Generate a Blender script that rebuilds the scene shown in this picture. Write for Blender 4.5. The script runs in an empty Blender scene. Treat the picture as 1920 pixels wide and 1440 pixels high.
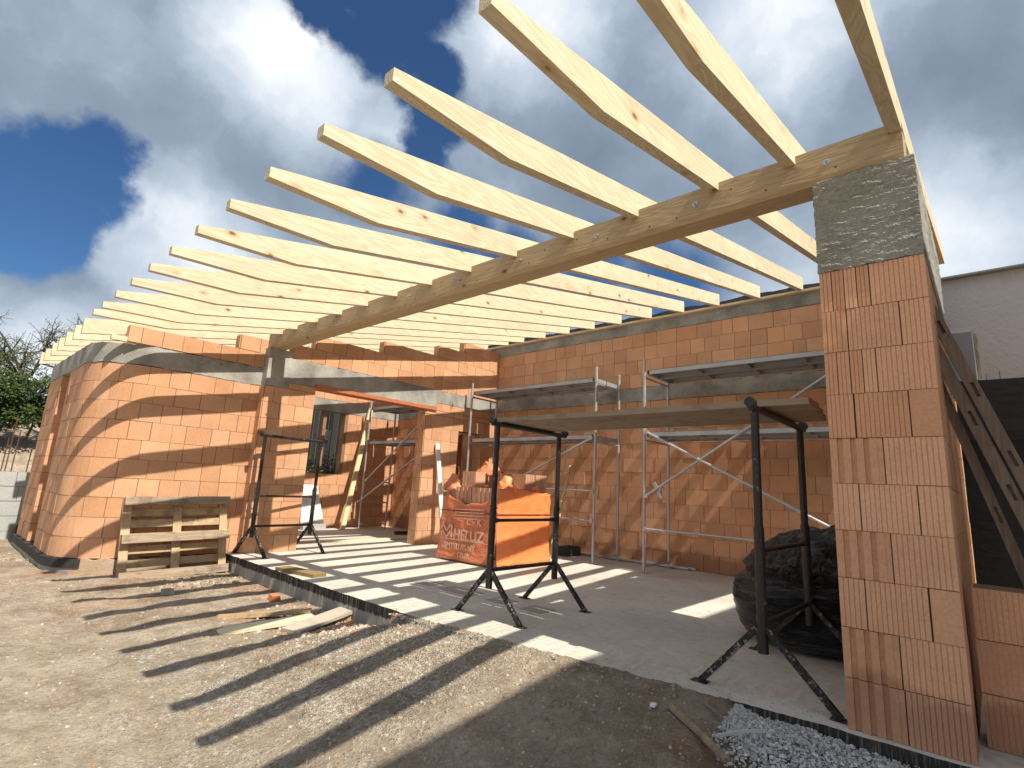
import bpy, math, random
from mathutils import Vector, Matrix, noise as mn
random.seed(7)
S = bpy.context.scene
rad = math.radians
C = S.collection

# ------------------------------------------------------------------ camera, sky, sun, exposure
CAMLOC = Vector((-3.46, -0.672, 1.1234))
yaw, pitch, roll = rad(47.811), rad(11.174), rad(3.035)
F = Vector((math.sin(yaw)*math.cos(pitch), math.cos(yaw)*math.cos(pitch), math.sin(pitch)))
r0 = Vector((math.cos(yaw), -math.sin(yaw), 0)); u0 = r0.cross(F)
Rv = math.cos(roll)*r0 + math.sin(roll)*u0; Uv = -math.sin(roll)*r0 + math.cos(roll)*u0
cam = bpy.data.cameras.new('camera'); co = bpy.data.objects.new('camera', cam); C.objects.link(co)
M4 = Matrix(((Rv.x, Uv.x, -F.x, CAMLOC.x), (Rv.y, Uv.y, -F.y, CAMLOC.y), (Rv.z, Uv.z, -F.z, CAMLOC.z), (0, 0, 0, 1)))
co.matrix_world = M4
cam.sensor_width = 36; cam.lens = 995.57/1920*36; cam.clip_end = 2000; cam.clip_start = .05
S.camera = co
S.view_settings.view_transform = 'Standard'; S.view_settings.look = 'None'
S.view_settings.exposure = 0.5; S.view_settings.gamma = 1

SUNV = Vector((-.05, -.785, 1)).normalized()          # towards the sun
sl = bpy.data.lights.new('sun', 'SUN'); sl.energy = 4.9; sl.angle = rad(.55); sl.color = (1, .93, .80)
so = bpy.data.objects.new('sun', sl); C.objects.link(so)
so.rotation_euler = SUNV.to_track_quat('Z', 'Y').to_euler(); so.location = (0, -10, 20)

W = bpy.data.worlds.new('World'); S.world = W; W.use_nodes = True
class NT:
    def __init__(s, nt): s.nt = nt; s.n = nt.nodes; s.l = nt.links
    def new(s, t, **k):
        o = s.n.new(t)
        for a, v in k.items(): setattr(o, a, v)
        return o
    def link(s, a, b): s.l.new(a, b)
    def put(s, sock, v):
        if isinstance(v, bpy.types.NodeSocket): s.l.new(v, sock)
        else: sock.default_value = v
    def math(s, op, a, b=None, c=None, clamp=False):
        o = s.new('ShaderNodeMath', operation=op); o.use_clamp = clamp
        s.put(o.inputs[0], a)
        if b is not None: s.put(o.inputs[1], b)
        if c is not None: s.put(o.inputs[2], c)
        return o.outputs[0]
    def vmath(s, op, a, b=None, scale=None):
        o = s.new('ShaderNodeVectorMath', operation=op); s.put(o.inputs[0], a)
        if b is not None: s.put(o.inputs[1], b)
        if scale is not None: s.put(o.inputs['Scale'], scale)
        return o.outputs['Value'] if op in ('LENGTH', 'DISTANCE', 'DOT_PRODUCT') else o.outputs[0]
    def ramp(s, f, stops, interp='LINEAR'):
        o = s.new('ShaderNodeValToRGB'); s.put(o.inputs[0], f); e = o.color_ramp; e.interpolation = interp
        while len(e.elements) < len(stops): e.elements.new(.5)
        for q, (p, c) in zip(e.elements, stops):
            q.position = p; q.color = (c if len(c) == 4 else (*c, 1)) if isinstance(c, tuple) else (c, c, c, 1)
        return o.outputs[0]
    def noise(s, vec, scale, detail=4, rough=.55, dist=0, dim='3D'):
        o = s.new('ShaderNodeTexNoise', noise_dimensions=dim); s.put(o.inputs['Vector'], vec)
        o.inputs['Scale'].default_value = scale; o.inputs['Detail'].default_value = detail
        o.inputs['Roughness'].default_value = rough; o.inputs['Distortion'].default_value = dist
        return o.outputs['Fac']
    def voro(s, vec, scale, feature='F1', out='Distance', rnd=1):
        o = s.new('ShaderNodeTexVoronoi', feature=feature); s.put(o.inputs['Vector'], vec)
        o.inputs['Scale'].default_value = scale; o.inputs['Randomness'].default_value = rnd
        return o.outputs[out]
    def mix(s, f, a, b, mode='MIX'):
        o = s.new('ShaderNodeMix', data_type='RGBA', blend_type=mode); s.put(o.inputs[0], f)
        for i, v in ((6, a), (7, b)):
            if isinstance(v, (int, float)): v = (v, v, v)
            s.put(o.inputs[i], v if isinstance(v, bpy.types.NodeSocket) or len(v) == 4 else (*v, 1))
        return o.outputs[2]
    def mapr(s, v, a, b, c=0, d=1, smooth=False):
        o = s.new('ShaderNodeMapRange'); o.interpolation_type = 'SMOOTHSTEP' if smooth else 'LINEAR'
        s.put(o.inputs[0], v)
        for i, q in enumerate((a, b, c, d)): s.put(o.inputs[1+i], q)
        return o.outputs[0]
    def scale(s, vec, x, y, z):
        return s.vmath('MULTIPLY', vec, (x, y, z))
    def bump(s, h, strength=.3, dist=.01, nrm=None):
        o = s.new('ShaderNodeBump'); s.put(o.inputs['Height'], h); o.inputs['Strength'].default_value = strength
        o.inputs['Distance'].default_value = dist
        if nrm is not None: s.put(o.inputs['Normal'], nrm)
        return o.outputs[0]

def build_world():
    t = NT(W.node_tree); t.n.clear()
    out = t.new('ShaderNodeOutputWorld'); bg = t.new('ShaderNodeBackground'); t.link(bg.outputs[0], out.inputs[0])
    sky = t.new('ShaderNodeTexSky', sky_type='NISHITA'); sky.sun_disc = False
    sky.sun_elevation = math.asin(SUNV.z); sky.sun_rotation = math.atan2(SUNV.x, SUNV.y)
    sky.air_density = 1.0; sky.dust_density = .3; sky.ozone_density = 2.5
    bg.inputs[1].default_value = .10
    tc = t.new('ShaderNodeTexCoord'); d = tc.outputs['Generated']
    # cloud layer: direction projected on a flattened dome, warped
    w1 = t.new('ShaderNodeTexNoise'); t.link(d, w1.inputs['Vector']); w1.inputs['Scale'].default_value = 5; w1.inputs['Detail'].default_value = 8; w1.inputs['Roughness'].default_value = .62
    wv = t.vmath('SUBTRACT', w1.outputs['Color'], (.5, .5, .5))
    w2 = t.new('ShaderNodeTexNoise'); t.link(d, w2.inputs['Vector']); w2.inputs['Scale'].default_value = 17; w2.inputs['Detail'].default_value = 8; w2.inputs['Roughness'].default_value = .62
    wv2 = t.vmath('SUBTRACT', w2.outputs['Color'], (.5, .5, .5))
    dw = t.vmath('ADD', t.vmath('ADD', d, t.vmath('SCALE', wv, scale=.11)), t.vmath('SCALE', wv2, scale=.045))
    def blob(px, py, r, soft):
        v = F + Rv*(px-960)/995.57 - Uv*(py-720)/995.57; k = v.length; v = v.normalized()
        dist = t.vmath('DISTANCE', dw, tuple(v)); rr = r/995.57/k
        return t.mapr(dist, rr*(1+soft), rr*(1-soft), 0, 1, True)
    def union(lst):
        a = lst[0]
        for b in lst[1:]: a = t.math('MAXIMUM', a, b)
        return a
    holes = union([blob(60, 350, 105, .22), blob(150, 345, 95, .22), blob(215, 300, 55, .3), blob(15, 420, 95, .2), blob(110, 425, 70, .25), blob(-70, 340, 120, .2),
                   blob(600, -20, 75, .2), blob(665, 25, 85, .2), blob(735, 85, 80, .2), blob(795, 150, 75, .22), blob(812, 225, 62, .25), blob(790, 290, 50, .3), blob(760, -40, 130, .2),
                   blob(870, 440, 70, .5), blob(960, 500, 70, .5), blob(1110, 500, 70, .5), blob(1260, 540, 90, .6), blob(700, 350, 60, .6)])
    fl = t.noise(dw, 9, 8, .6)
    holes = t.math('MULTIPLY', holes, t.mapr(fl, .22, .42, .80, 1, True), clamp=True)
    n1 = t.noise(dw, 2.6, 8, .5, .1); n2 = t.noise(dw, 7.5, 8, .55, .1)
    lum = t.math('ADD', t.math('MULTIPLY', n1, .55), t.math('MULTIPLY', n2, .45))
    lum = t.mapr(lum, .34, .66, -.17, .17)
    bright = union([blob(505, 100, 110, .8), blob(590, 190, 105, .7), blob(690, 270, 70, .8), blob(560, 60, 60, .8), blob(255, 400, 80, .7), blob(345, 460, 120, .8), blob(1450, 70, 130, .95), blob(60, 660, 130, .7), blob(1010, 40, 120, .9), blob(1780, 420, 130, .95)])
    dark = union([blob(310, 285, 170, .9), blob(60, 120, 190, .9), blob(500, 310, 120, .9), blob(620, 330, 110, .9), blob(1150, 330, 200, .9), blob(1650, 300, 150, .95), blob(1880, 200, 170, .95), blob(1350, 300, 140, .95), blob(40, 540, 110, .9)])
    lum = t.math('ADD', lum, t.math('MULTIPLY', bright, .36)); lum = t.math('SUBTRACT', lum, t.math('MULTIPLY', dark, .20))
    lum = t.math('ADD', lum, .47, clamp=True)
    K = 9.3
    cc = t.ramp(lum, [(0, (.125, .16, .22)), (.35, (.235, .295, .375)), (.62, (.45, .52, .60)), (1, (.95, .96, .98))])
    cc = t.mix(1, cc, (K, K, K), 'MULTIPLY')
    blue = t.mix(1, sky.outputs[0], (.33, .50, .66), 'MULTIPLY')
    col = t.mix(holes, cc, blue)
    t.link(col, bg.inputs[0])
build_world()

# ------------------------------------------------------------------ materials
def mat(name, fn, rough=.85, **k):
    m = bpy.data.materials.new(name); m.use_nodes = True; t = NT(m.node_tree)
    b = t.n['Principled BSDF']; b.inputs['Roughness'].default_value = rough
    b.inputs['Specular IOR Level'].default_value = k.get('spec', .25)
    if 'metal' in k: b.inputs['Metallic'].default_value = k['metal']
    r = fn(t, b)
    if r is not None:
        c, n = (r + (None,))[:2] if isinstance(r, tuple) and len(r) == 2 else (r, None)
        t.put(b.inputs['Base Color'], c if isinstance(c, bpy.types.NodeSocket) else (*c, 1))
        if n is not None: t.link(n, b.inputs['Normal'])
    return m
def objc(t): return t.new('ShaderNodeTexCoord').outputs['Object']
def uvc(t): return t.new('ShaderNodeTexCoord').outputs['UV']
def rndattr(t): return t.new('ShaderNodeAttribute', attribute_name='rnd').outputs['Fac']
def brick_fn(ca, cb, rib=True, period=.0105, damp=False, ribstr=.5):
    def fn(t, b):
        o = objc(t); uv = uvc(t); r = rndattr(t)
        col = t.mix(t.mapr(r, 0, 1), ca, cb)
        col = t.mix(t.mapr(t.math('FRACT', t.math('MULTIPLY', r, 7.31)), .80, 1, 0, .35), col, (.55, .30, .20))
        big = t.noise(o, 3, 5, .6); fine = t.noise(o, 60, 4, .65)
        col = t.mix(1, col, t.ramp(big, [(.3, .90), (.7, 1.06)]), 'MULTIPLY')
        col = t.mix(1, col, t.ramp(fine, [(.25, .86), (.75, 1.1)]), 'MULTIPLY')
        # chalky scuffs
        st = t.mapr(t.noise(o, 1.6, 7, .7, .5), .56, .70, 0, .22, True); col = t.mix(st, col, (.42, .17, .075))
        sc = t.mapr(t.noise(t.scale(o, 1, 1, .35), 11, 8, .78), .61, .70, 0, .5, True)
        col = t.mix(sc, col, (.72, .55, .42))
        if damp:
            z = t.new('ShaderNodeSeparateXYZ'); t.link(o, z.inputs[0]); zz = z.outputs[2]
            wav = t.math('ADD', zz, t.math('MULTIPLY', t.math('SUBTRACT', t.noise(o, 2.2, 4, .6), .5), .5))
            dm = t.mapr(wav, .30, .20, 0, .50, True); col = t.mix(dm, col, (.20, .085, .045))
        h = t.math('MULTIPLY', fine, .25)
        if rib:
            sx = t.new('ShaderNodeSeparateXYZ'); t.link(uv, sx.inputs[0])
            ph = t.math('ADD', t.math('MULTIPLY', sx.outputs[0], 1/period), t.math('MULTIPLY', r, 9))
            tri = t.math('ABSOLUTE', t.math('SUBTRACT', t.math('FRACT', ph), .5))
            groove = t.mapr(tri, .0, .18, 0, 1, True)
            on = t.mapr(t.math('FRACT', t.math('MULTIPLY', r, 3.7)), .25, .45, .35, 1)   # some blocks nearly smooth
            g2 = t.math('MULTIPLY', t.math('SUBTRACT', groove, 1), on)
            h = t.math('ADD', h, g2)
            col = t.mix(t.math('MULTIPLY', g2, -.30), col, (.28, .12, .06))
        n = t.bump(h, ribstr, .004)
        n = t.bump(t.noise(o, 6, 3), .2, .02, n)
        return col, n
    return fn
BR_LIT = mat('fired clay block', brick_fn((.60, .315, .17), (.70, .40, .235), period=.017, ribstr=.8), .9)
BR_BACK = mat('ribbed clay block', brick_fn((.72, .365, .195), (.80, .45, .26), period=.0125, damp=True, ribstr=.9), .9)
BR_NEAR = mat('grooved clay block', brick_fn((.66, .355, .205), (.78, .455, .285), rib=False, damp=True), .92)
MORT_D = mat('dark joint', lambda t, b: t.mix(t.noise(objc(t), 30, 4), (.16, .09, .055), (.34, .22, .15)), .95)
MORT_L = mat('mortar joint', lambda t, b: t.mix(t.noise(objc(t), 25, 4), (.30, .17, .10), (.68, .48, .34)), .95)
def conc_fn(a, b_, streak=.0, bs=.5, sz=14, sb=.5):
    def fn(t, b):
        o = objc(t); n1 = t.noise(o, 2.5, 6, .6); n2 = t.noise(o, 45, 5, .65)
        col = t.mix(t.mapr(n1, .3, .7), a, b_)
        col = t.mix(1, col, t.ramp(n2, [(.25, .78), (.75, 1.15)]), 'MULTIPLY')
        st = t.noise(t.scale(o, 2.2, 2.2, sz), 2.2, 8, .78)
        pale = t.mapr(st, .60, .68, 0, .55*streak, True); col = t.mix(pale, col, (.62, .60, .56))
        h = t.math('ADD', t.math('MULTIPLY', n2, .6), t.math('MULTIPLY', st, sb))
        return col, t.bump(h, bs, .008)
    return fn
CONC = mat('cast concrete', conc_fn((.20, .195, .175), (.46, .445, .40), 1.1, .9, 8, .8), .9)
CONC_PALE = mat('pale concrete block', conc_fn((.36, .37, .37), (.46, .46, .45), .2), .9)
def slab_fn(t, b):
    o = objc(t); n1 = t.noise(o, .9, 6, .62); n2 = t.noise(o, 14, 6, .7); n3 = t.noise(o, 90, 4, .6)
    col = t.mix(t.mapr(n1, .32, .68), (.47, .435, .375), (.62, .585, .51))
    col = t.mix(1, col, t.ramp(n2, [(.3, .84), (.7, 1.10)]), 'MULTIPLY')
    dirt = t.mapr(t.noise(o, 4.5, 9, .78), .55, .68, 0, .55, True); col = t.mix(dirt, col, (.27, .19, .13))
    sp2 = t.mapr(t.noise(o, 2.2, 9, .8, .6), .57, .66, 0, .45, True); col = t.mix(sp2, col, (.66, .64, .58)); dk = t.mapr(t.noise(t.scale(o, 1, .5, 1), 1.7, 6, .7, .8), .55, .70, 0, .35, True); col = t.mix(dk, col, (.26, .22, .18))
    speck = t.mapr(t.voro(o, 26, 'F1'), .10, .03, 0, .7); speck = t.math('MULTIPLY', speck, t.mapr(t.noise(o, 1.7, 2), .45, .6))
    col = t.mix(speck, col, (.16, .11, .08))
    s = t.new('ShaderNodeSeparateXYZ'); t.link(o, s.inputs[0])
    # white dust near the pier
    dst = t.vmath('DISTANCE', t.scale(o, 1, .8, 1), (-.12, .12, 0))
    du = t.math('MULTIPLY', t.mapr(dst, .85, .15, 0, 1, True), t.mapr(t.noise(o, 9, 9, .78), .36, .52)); col = t.mix(t.math('MULTIPLY', du, .8), col, (.62, .61, .60))
    # trowel ripples across the first 0.7 m
    w = t.math('SINE', t.math('ADD', t.math('MULTIPLY', s.outputs[1], 62), t.math('MULTIPLY', t.noise(t.scale(o, .6, 1.2, 1), 2.5, 4), 26)))
    edge = t.mapr(s.outputs[0], .62, .35, 0, 1, True)
    rp = t.math('MULTIPLY', t.math('MULTIPLY', w, edge), t.mapr(t.noise(o, 1.3, 3), .35, .6))
    n = t.bump(t.math('ADD', t.math('MULTIPLY', n2, .8), t.math('MULTIPLY', n3, .3)), .5, .006)
    n = t.bump(rp, .6, .006, n)
    return col, n
SLAB = mat('screeded concrete slab', slab_fn, .85)
def slabside_fn(t, b):
    o = objc(t); s = t.new('ShaderNodeSeparateXYZ'); t.link(o, s.inputs[0])
    z = t.math('ADD', s.outputs[2], t.math('MULTIPLY', t.math('SUBTRACT', t.noise(t.scale(o, 1, 9, .5), 3, 5, .7), .5), .09))
    tar = t.mapr(z, -.10, -.085, 0, 1, True)
    run = t.mapr(t.noise(t.scale(o, 1, 22, 1.2), 2.2, 5, .7), .5, .66, 0, .65)
    blk = t.mix(run, (.035, .032, .03), (.30, .26, .21))
    g = t.mix(t.noise(t.scale(o, 1, 8, 1), 4, 5), (.25, .235, .21), (.38, .36, .33))
    return t.mix(tar, g, blk), t.bump(t.noise(o, 30, 5, .7), .6, .01)
SLABSIDE = mat('tarred slab edge', slabside_fn, .9)
def wood_fn(a, b_, axis=0, knots=.8, grain=1., dirty=0.):
    def fn(t, b):
        o = objc(t); oi = t.new('ShaderNodeObjectInfo')
        off = t.new('ShaderNodeCombineXYZ'); t.put(off.inputs[0], t.math('MULTIPLY', oi.outputs['Random'], 37)); t.put(off.inputs[1], t.math('MULTIPLY', oi.outputs['Random'], 11)); t.put(off.inputs[2], t.math('MULTIPLY', oi.outputs['Random'], 5))
        o = t.vmath('ADD', o, off.outputs[0])
        k = [1, 1, 1]; k[axis] = .09; st = t.scale(o, *k)
        n = t.new('ShaderNodeTexNoise'); t.link(st, n.inputs['Vector']); n.inputs['Scale'].default_value = 9; n.inputs['Detail'].default_value = 2; n.inputs['Distortion'].default_value = .4
        g = t.math('FRACT', t.math('MULTIPLY', n.outputs['Fac'], 11)); g = t.math('ABSOLUTE', t.math('SUBTRACT', g, .5))
        g = t.mapr(g, 0, .5, 0, 1, True)
        fine = t.noise(t.scale(st, 1, 1, 1), 90, 4, .6)
        col = t.mix(t.math('MULTIPLY', g, .42*grain), a, b_)
        col = t.mix(1, col, t.ramp(fine, [(.3, .93), (.7, 1.05)]), 'MULTIPLY')
        kk = [1, 1, 1]; kk[axis] = .55; vd = t.voro(t.scale(o, *kk), 5.4, 'F1')
        kn = t.mapr(vd, .105, .045, 0, knots, True); ring = t.mapr(vd, .22, .10, 0, .45*knots, True)
        kc = (b_[0]*.42, b_[1]*.30, b_[2]*.22)
        col = t.mix(ring, col, (b_[0]*.85, b_[1]*.68, b_[2]*.5)); col = t.mix(kn, col, kc)
        lg = t.noise(st, 2.5, 3); col = t.mix(1, col, t.ramp(lg, [(.3, .90), (.7, 1.06)]), 'MULTIPLY')
        if dirty:
            dd = t.mapr(t.noise(o, 5, 8, .7), .48, .66, 0, dirty, True); col = t.mix(dd, col, (.14, .11, .085))
        return col, t.bump(t.math('ADD', g, fine), .25, .003)
    return fn
WOOD = mat('fresh spruce', wood_fn((.70, .63, .46), (.55, .43, .26), 0, 1., 1.35), .7)
WOODY = mat('spruce beam', wood_fn((.48, .37, .23), (.34, .24, .135), 1, .9, 1.1), .75)
WOODY2 = mat('long scaffold board', wood_fn((.36, .285, .21), (.24, .18, .125), 1, .6, 1., .5), .85)
WOODP = mat('pallet wood', wood_fn((.50, .37, .22), (.34, .235, .13), 0, .7, 1., .6), .88)
WOODPZ = mat('pallet stringer wood', wood_fn((.54, .40, .25), (.38, .26, .14), 2, .6, 1., .5), .88)
WOODG = mat('weathered grey wood', wood_fn((.36, .28, .20), (.20, .145, .10), 0, .5, 1.2, .5), .9)
WOODSK = mat('worn skid board', wood_fn((.40, .31, .22), (.24, .17, .12), 0, .5, 1.2, .7), .9)
WOODPK = mat('dirty pale plank', wood_fn((.50, .37, .22), (.32, .21, .12), 0, .5, 1.2, .5), .9)
WOODBR = mat('dusty grey board', wood_fn((.52, .45, .36), (.38, .31, .24), 0, .4, 1, .25), .9)
WOODOLD = mat('old formwork timber', wood_fn((.26, .205, .155), (.15, .11, .08), 2, .5, 1.2, .4), .9)
WOODZ = mat('fresh upright batten', wood_fn((.78, .64, .40), (.62, .44, .24), 2), .75)
def steel_fn(t, b):
    o = objc(t); n = t.noise(o, 12, 5, .6); v = t.noise(o, 70, 3)
    t.put(b.inputs['Roughness'], t.mapr(n, .3, .7, .38, .6))
    c = t.mix(n, (.36, .37, .38), (.60, .61, .62)); s = t.mapr(t.noise(o, 22, 7, .75), .62, .70, 0, .7)
    return t.mix(s, c, (.42, .36, .30)), t.bump(v, .1, .002)
STEEL = mat('galvanised steel', steel_fn, .45, metal=.75, spec=.5)
DECKS = mat('scaffold deck steel', lambda t, b: (t.mix(t.noise(objc(t), 10, 6, .65), (.34, .355, .375), (.52, .54, .565)), t.bump(t.noise(objc(t), 50, 3), .1, .002)), .5, metal=.5, spec=.5)
def blackp_fn(t, b):
    o = objc(t); w = t.mapr(t.noise(o, 30, 8, .75), .60, .67, 0, .8, True)
    rr = t.mapr(t.noise(o, 9, 6, .7), .63, .70, 0, .8)
    t.put(b.inputs['Roughness'], t.mapr(w, 0, 1, .42, .9))
    return t.mix(rr, t.mix(w, (.014, .014, .015), (.36, .32, .28)), (.10, .04, .02))
BLACKP = mat('spattered black steel', blackp_fn, .45, spec=.5)
def blackleg_fn(t, b):
    o = objc(t); w = t.mapr(t.noise(o, 24, 8, .75), .53, .60, 0, .85, True)
    return t.mix(w, (.014, .014, .015), (.33, .29, .25))
BLACKLEG = mat('mortar spattered black steel', blackleg_fn, .6, spec=.4)
def soil_fn(t, b):
    o = objc(t); n1 = t.noise(o, .55, 6, .6); n2 = t.noise(o, 5, 8, .7); n3 = t.noise(o, 38, 6, .7)
    col = t.mix(t.mapr(n2, .3, .7), (.27, .21, .15), (.50, .42, .325))
    pat = t.noise(o, 1.3, 7, .68, .4); col = t.mix(t.mapr(pat, .46, .60, 0, .6, True), col, (.20, .14, .095)); col = t.mix(t.mapr(t.noise(o, .8, 6, .7), .54, .66, 0, .5, True), col, (.50, .43, .33))
    # crushed gravel areas
    s = t.new('ShaderNodeSeparateXYZ'); t.link(o, s.inputs[0])
    gn = t.math('ADD', n1, t.math('MULTIPLY', t.math('SUBTRACT', n2, .5), .55))
    dg = t.vmath('DISTANCE', t.scale(o, .65, 1, 1), (-.75, 2.75, 0)); area = t.mapr(dg, 1.9, .3, 0, .27)
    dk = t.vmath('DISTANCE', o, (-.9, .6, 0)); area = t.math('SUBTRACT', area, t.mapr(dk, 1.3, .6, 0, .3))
    gr = t.mapr(t.math('ADD', gn, area), .58, .72, 0, 1, True)
    pv = t.voro(o, 48, 'F1', 'Color'); pd = t.voro(o, 48, 'DISTANCE_TO_EDGE')
    ps = t.new('ShaderNodeSeparateXYZ'); t.link(pv, ps.inputs[0])
    peb = t.mix(ps.outputs[0], (.38, .33, .26), (.84, .78, .67))
    wt = t.mapr(t.noise(o, 2.1, 6, .7), .35, .6, .25, .95); col = t.mix(t.math('MULTIPLY', t.math('MULTIPLY', gr, .8), wt), col, peb)
    peb2 = t.math('MULTIPLY', t.mapr(ps.outputs[1], .78, .86, 0, .6), t.mapr(pd, .03, .12))
    col = t.mix(peb2, col, (.52, .46, .38))
    # crushed brick dust
    bd = t.math('MULTIPLY', t.mapr(t.noise(o, 1.1, 5, .6), .50, .62, 0, 1, True), .55)
    ba = t.mapr(t.vmath('DISTANCE', t.scale(o, .8, .7, 1), (-.55, 3.6, 0)), 1.6, .3, 0, .85)
    ba2 = t.mapr(t.vmath('DISTANCE', t.scale(o, .7, 1, 1), (-1.6, 7.9, 0)), 1.5, .4, 0, .7)
    ba3 = t.mapr(t.vmath('DISTANCE', o, (-.42, .68, -.05)), .38, .15, 0, 1.2)
    bsum = t.math('MULTIPLY', bd, t.math('ADD', ba3, t.math('ADD', t.math('ADD', ba, ba2), .12)), clamp=True)
    col = t.mix(bsum, col, (.42, .17, .08))
    col = t.mix(1, col, t.ramp(n3, [(.30, .76), (.70, 1.2)]), 'MULTIPLY'); n4 = t.noise(o, 13, 7, .75); col = t.mix(1, col, t.ramp(n4, [(.32, .84), (.68, 1.14)]), 'MULTIPLY')
    ds = t.mapr(t.vmath('DISTANCE', t.scale(o, .55, 1, 1), (-.4, .65, 0)), 1.05, .5, 0, .28, True); col = t.mix(ds, col, (.125, .085, .058))  # painted shade: soil colour darkened over the shaded foreground
    h = t.math('ADD', t.math('MULTIPLY', n3, .7), t.math('MULTIPLY', t.math('MULTIPLY', pd, 3), t.math('ADD', gr, peb2)))
    n = t.bump(h, 1, .016); n = t.bump(n4, .8, .03, n); n = t.bump(n2, .6, .05, n)
    return col, n
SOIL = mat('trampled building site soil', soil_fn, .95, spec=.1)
def stone_fn(t, b):
    r = rndattr(t); o = objc(t)
    c = t.ramp(r, [(0, (.24, .18, .125)), (.45, (.38, .31, .23)), (.78, (.50, .43, .34)), (.92, (.62, .56, .48)), (.93, (.44, .22, .13)), (1, (.50, .25, .15))], 'LINEAR')
    return t.mix(1, c, t.ramp(t.noise(o, 40, 4), [(.3, .8), (.7, 1.1)]), 'MULTIPLY'), t.bump(t.noise(o, 60, 4), .5, .005)
STONE = mat('chips of stone and brick', stone_fn, .95)
WHITEGRAV = mat('white rubble', lambda t, b: (t.mix(rndattr(t), (.36, .355, .345), (.70, .69, .67)), t.bump(t.noise(objc(t), 80, 4), .6, .004)), .95)
def film_fn(t, b):
    o = objc(t); n = t.noise(o, 5, 6, .6, .8); w = t.noise(t.scale(o, 1, 1, 2.5), 7, 6, .6, 1.5)
    b.inputs['Roughness'].default_value = .32
    t.put(b.inputs['Alpha'], t.mapr(w, .3, .7, .70, .93))
    return t.mix(n, (.70, .20, .09), (.82, .30, .15)), t.bump(w, .7, .03)
FILM = mat('orange pallet film', film_fn, .3, spec=.5)
FILMS = mat('taut orange film', lambda t, b: (t.mix(t.noise(objc(t), 3, 4), (.86, .215, .065), (.93, .30, .11)), t.bump(t.noise(t.scale(objc(t), 1, 1, 3), 6, 6, .6, 1), .5, .02)), .35, spec=.4)
PRINT = mat('pale film print', lambda t, b: (t.put(b.inputs['Alpha'], t.mapr(t.noise(objc(t), 16, 5, .7), .30, .60, .45, .9)), t.mix(.5, (.80, .50, .36), (.88, .60, .46)))[1], .5)
def bag_fn(t, b):
    o = objc(t); s = t.new('ShaderNodeSeparateXYZ'); t.link(o, s.inputs[0])
    lowm = t.mapr(s.outputs[2], .62, .50, 0, 1, True)
    f = t.noise(t.scale(o, .8, 1.0, 7), 5, 4, .55, .9); f = t.math('ABSOLUTE', t.math('SUBTRACT', f, .5)); f = t.math('SUBTRACT', 1, t.math('MULTIPLY', f, 5), clamp=True)
    cr = t.voro(t.vmath('ADD', o, t.vmath('SCALE', t.scale(o, 0, 0, 0), scale=0)), 9, 'DISTANCE_TO_EDGE'); c2 = t.noise(o, 11, 6, .6, 1.8)
    hi = t.math('ADD', t.math('MULTIPLY', t.math('MINIMUM', cr, .2), 2.0), c2)
    h = t.math('ADD', t.math('MULTIPLY', f, t.math('MULTIPLY', lowm, .55)), t.math('MULTIPLY', hi, t.math('SUBTRACT', 1, t.math('MULTIPLY', lowm, .85))))
    return (.020, .020, .023), t.bump(h, 1.0, .085)
BAG = mat('black plastic film', bag_fn, .17, spec=.75)
def stucco_fn(t, b):
    o = objc(t); n = t.noise(o, 16, 7, .72); m = t.noise(o, 1.4, 4)
    sz = t.new('ShaderNodeSeparateXYZ'); t.link(o, sz.inputs[0]); dr = t.mapr(t.math('ADD', sz.outputs[2], t.math('MULTIPLY', t.noise(t.scale(o, 1, 3, .3), 3, 6, .7), .5)), 4.45, 4.75, 0, .35, True)
    return t.mix(dr, t.mix(m, (.80, .76, .73), (.86, .82, .79)), (.42, .38, .34)), t.bump(n, 1, .05)
STUCCO = mat('rough pale render', stucco_fn, .95)
TAR = mat('black waterproof coating', lambda t, b: (t.mix(t.noise(t.scale(objc(t), 1, 1, 4), 4, 5), (.012, .012, 0.016), (.035, .034, .034)), t.bump(t.noise(t.scale(objc(t), 1, 1, 2), 5, 5), .4, .01)), .6)
MEMB = mat('bitumen membrane', lambda t, b: (t.mix(t.noise(objc(t), 8, 5), (.02, .02, .02), (.06, .058, .055)), t.bump(t.noise(objc(t), 14, 5), .8, .02)), .7)
GREYP = mat('grey panel', lambda t, b: (.34, .33, .36), .6)
FOAM = mat('expanding foam', lambda t, b: ((.78, .72, .50), t.bump(t.noise(objc(t), 30, 4), 1, .03)), .8)
WHITE = mat('white insulation board', lambda t, b: (t.mix(t.mapr(t.noise(objc(t), 14, 6), .55, .65), (.80, .80, .78), (.62, .60, .56)), t.bump(t.noise(objc(t), 60, 3), .2, .003)), .8)
RUST = mat('rusty iron', lambda t, b: t.mix(t.noise(objc(t), 14, 5), (.07, .04, .03), (.15, .075, .05)), .85)
BARK = mat('grey bark', lambda t, b: t.mix(t.noise(objc(t), 20, 5), (.05, .042, .035), (.13, .11, .09)), .9)
def leaf(name, a, b_):
    return mat(name, lambda t, b: t.mix(rndattr(t), a, b_), .6)
LEAFD = leaf('hedge leaves', (.014, .028, .008), (.085, .12, .028))
LEAFL = leaf('sparse tree leaves', (.05, .08, .03), (.17, .21, .08))
LINT = mat('red ceramic lintel', lambda t, b: (t.mix(t.noise(objc(t), 18, 5), (.40, .12, .05), (.52, .19, .09)), t.bump(t.noise(objc(t), 30, 4), .5, .01)), .85)
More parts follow.
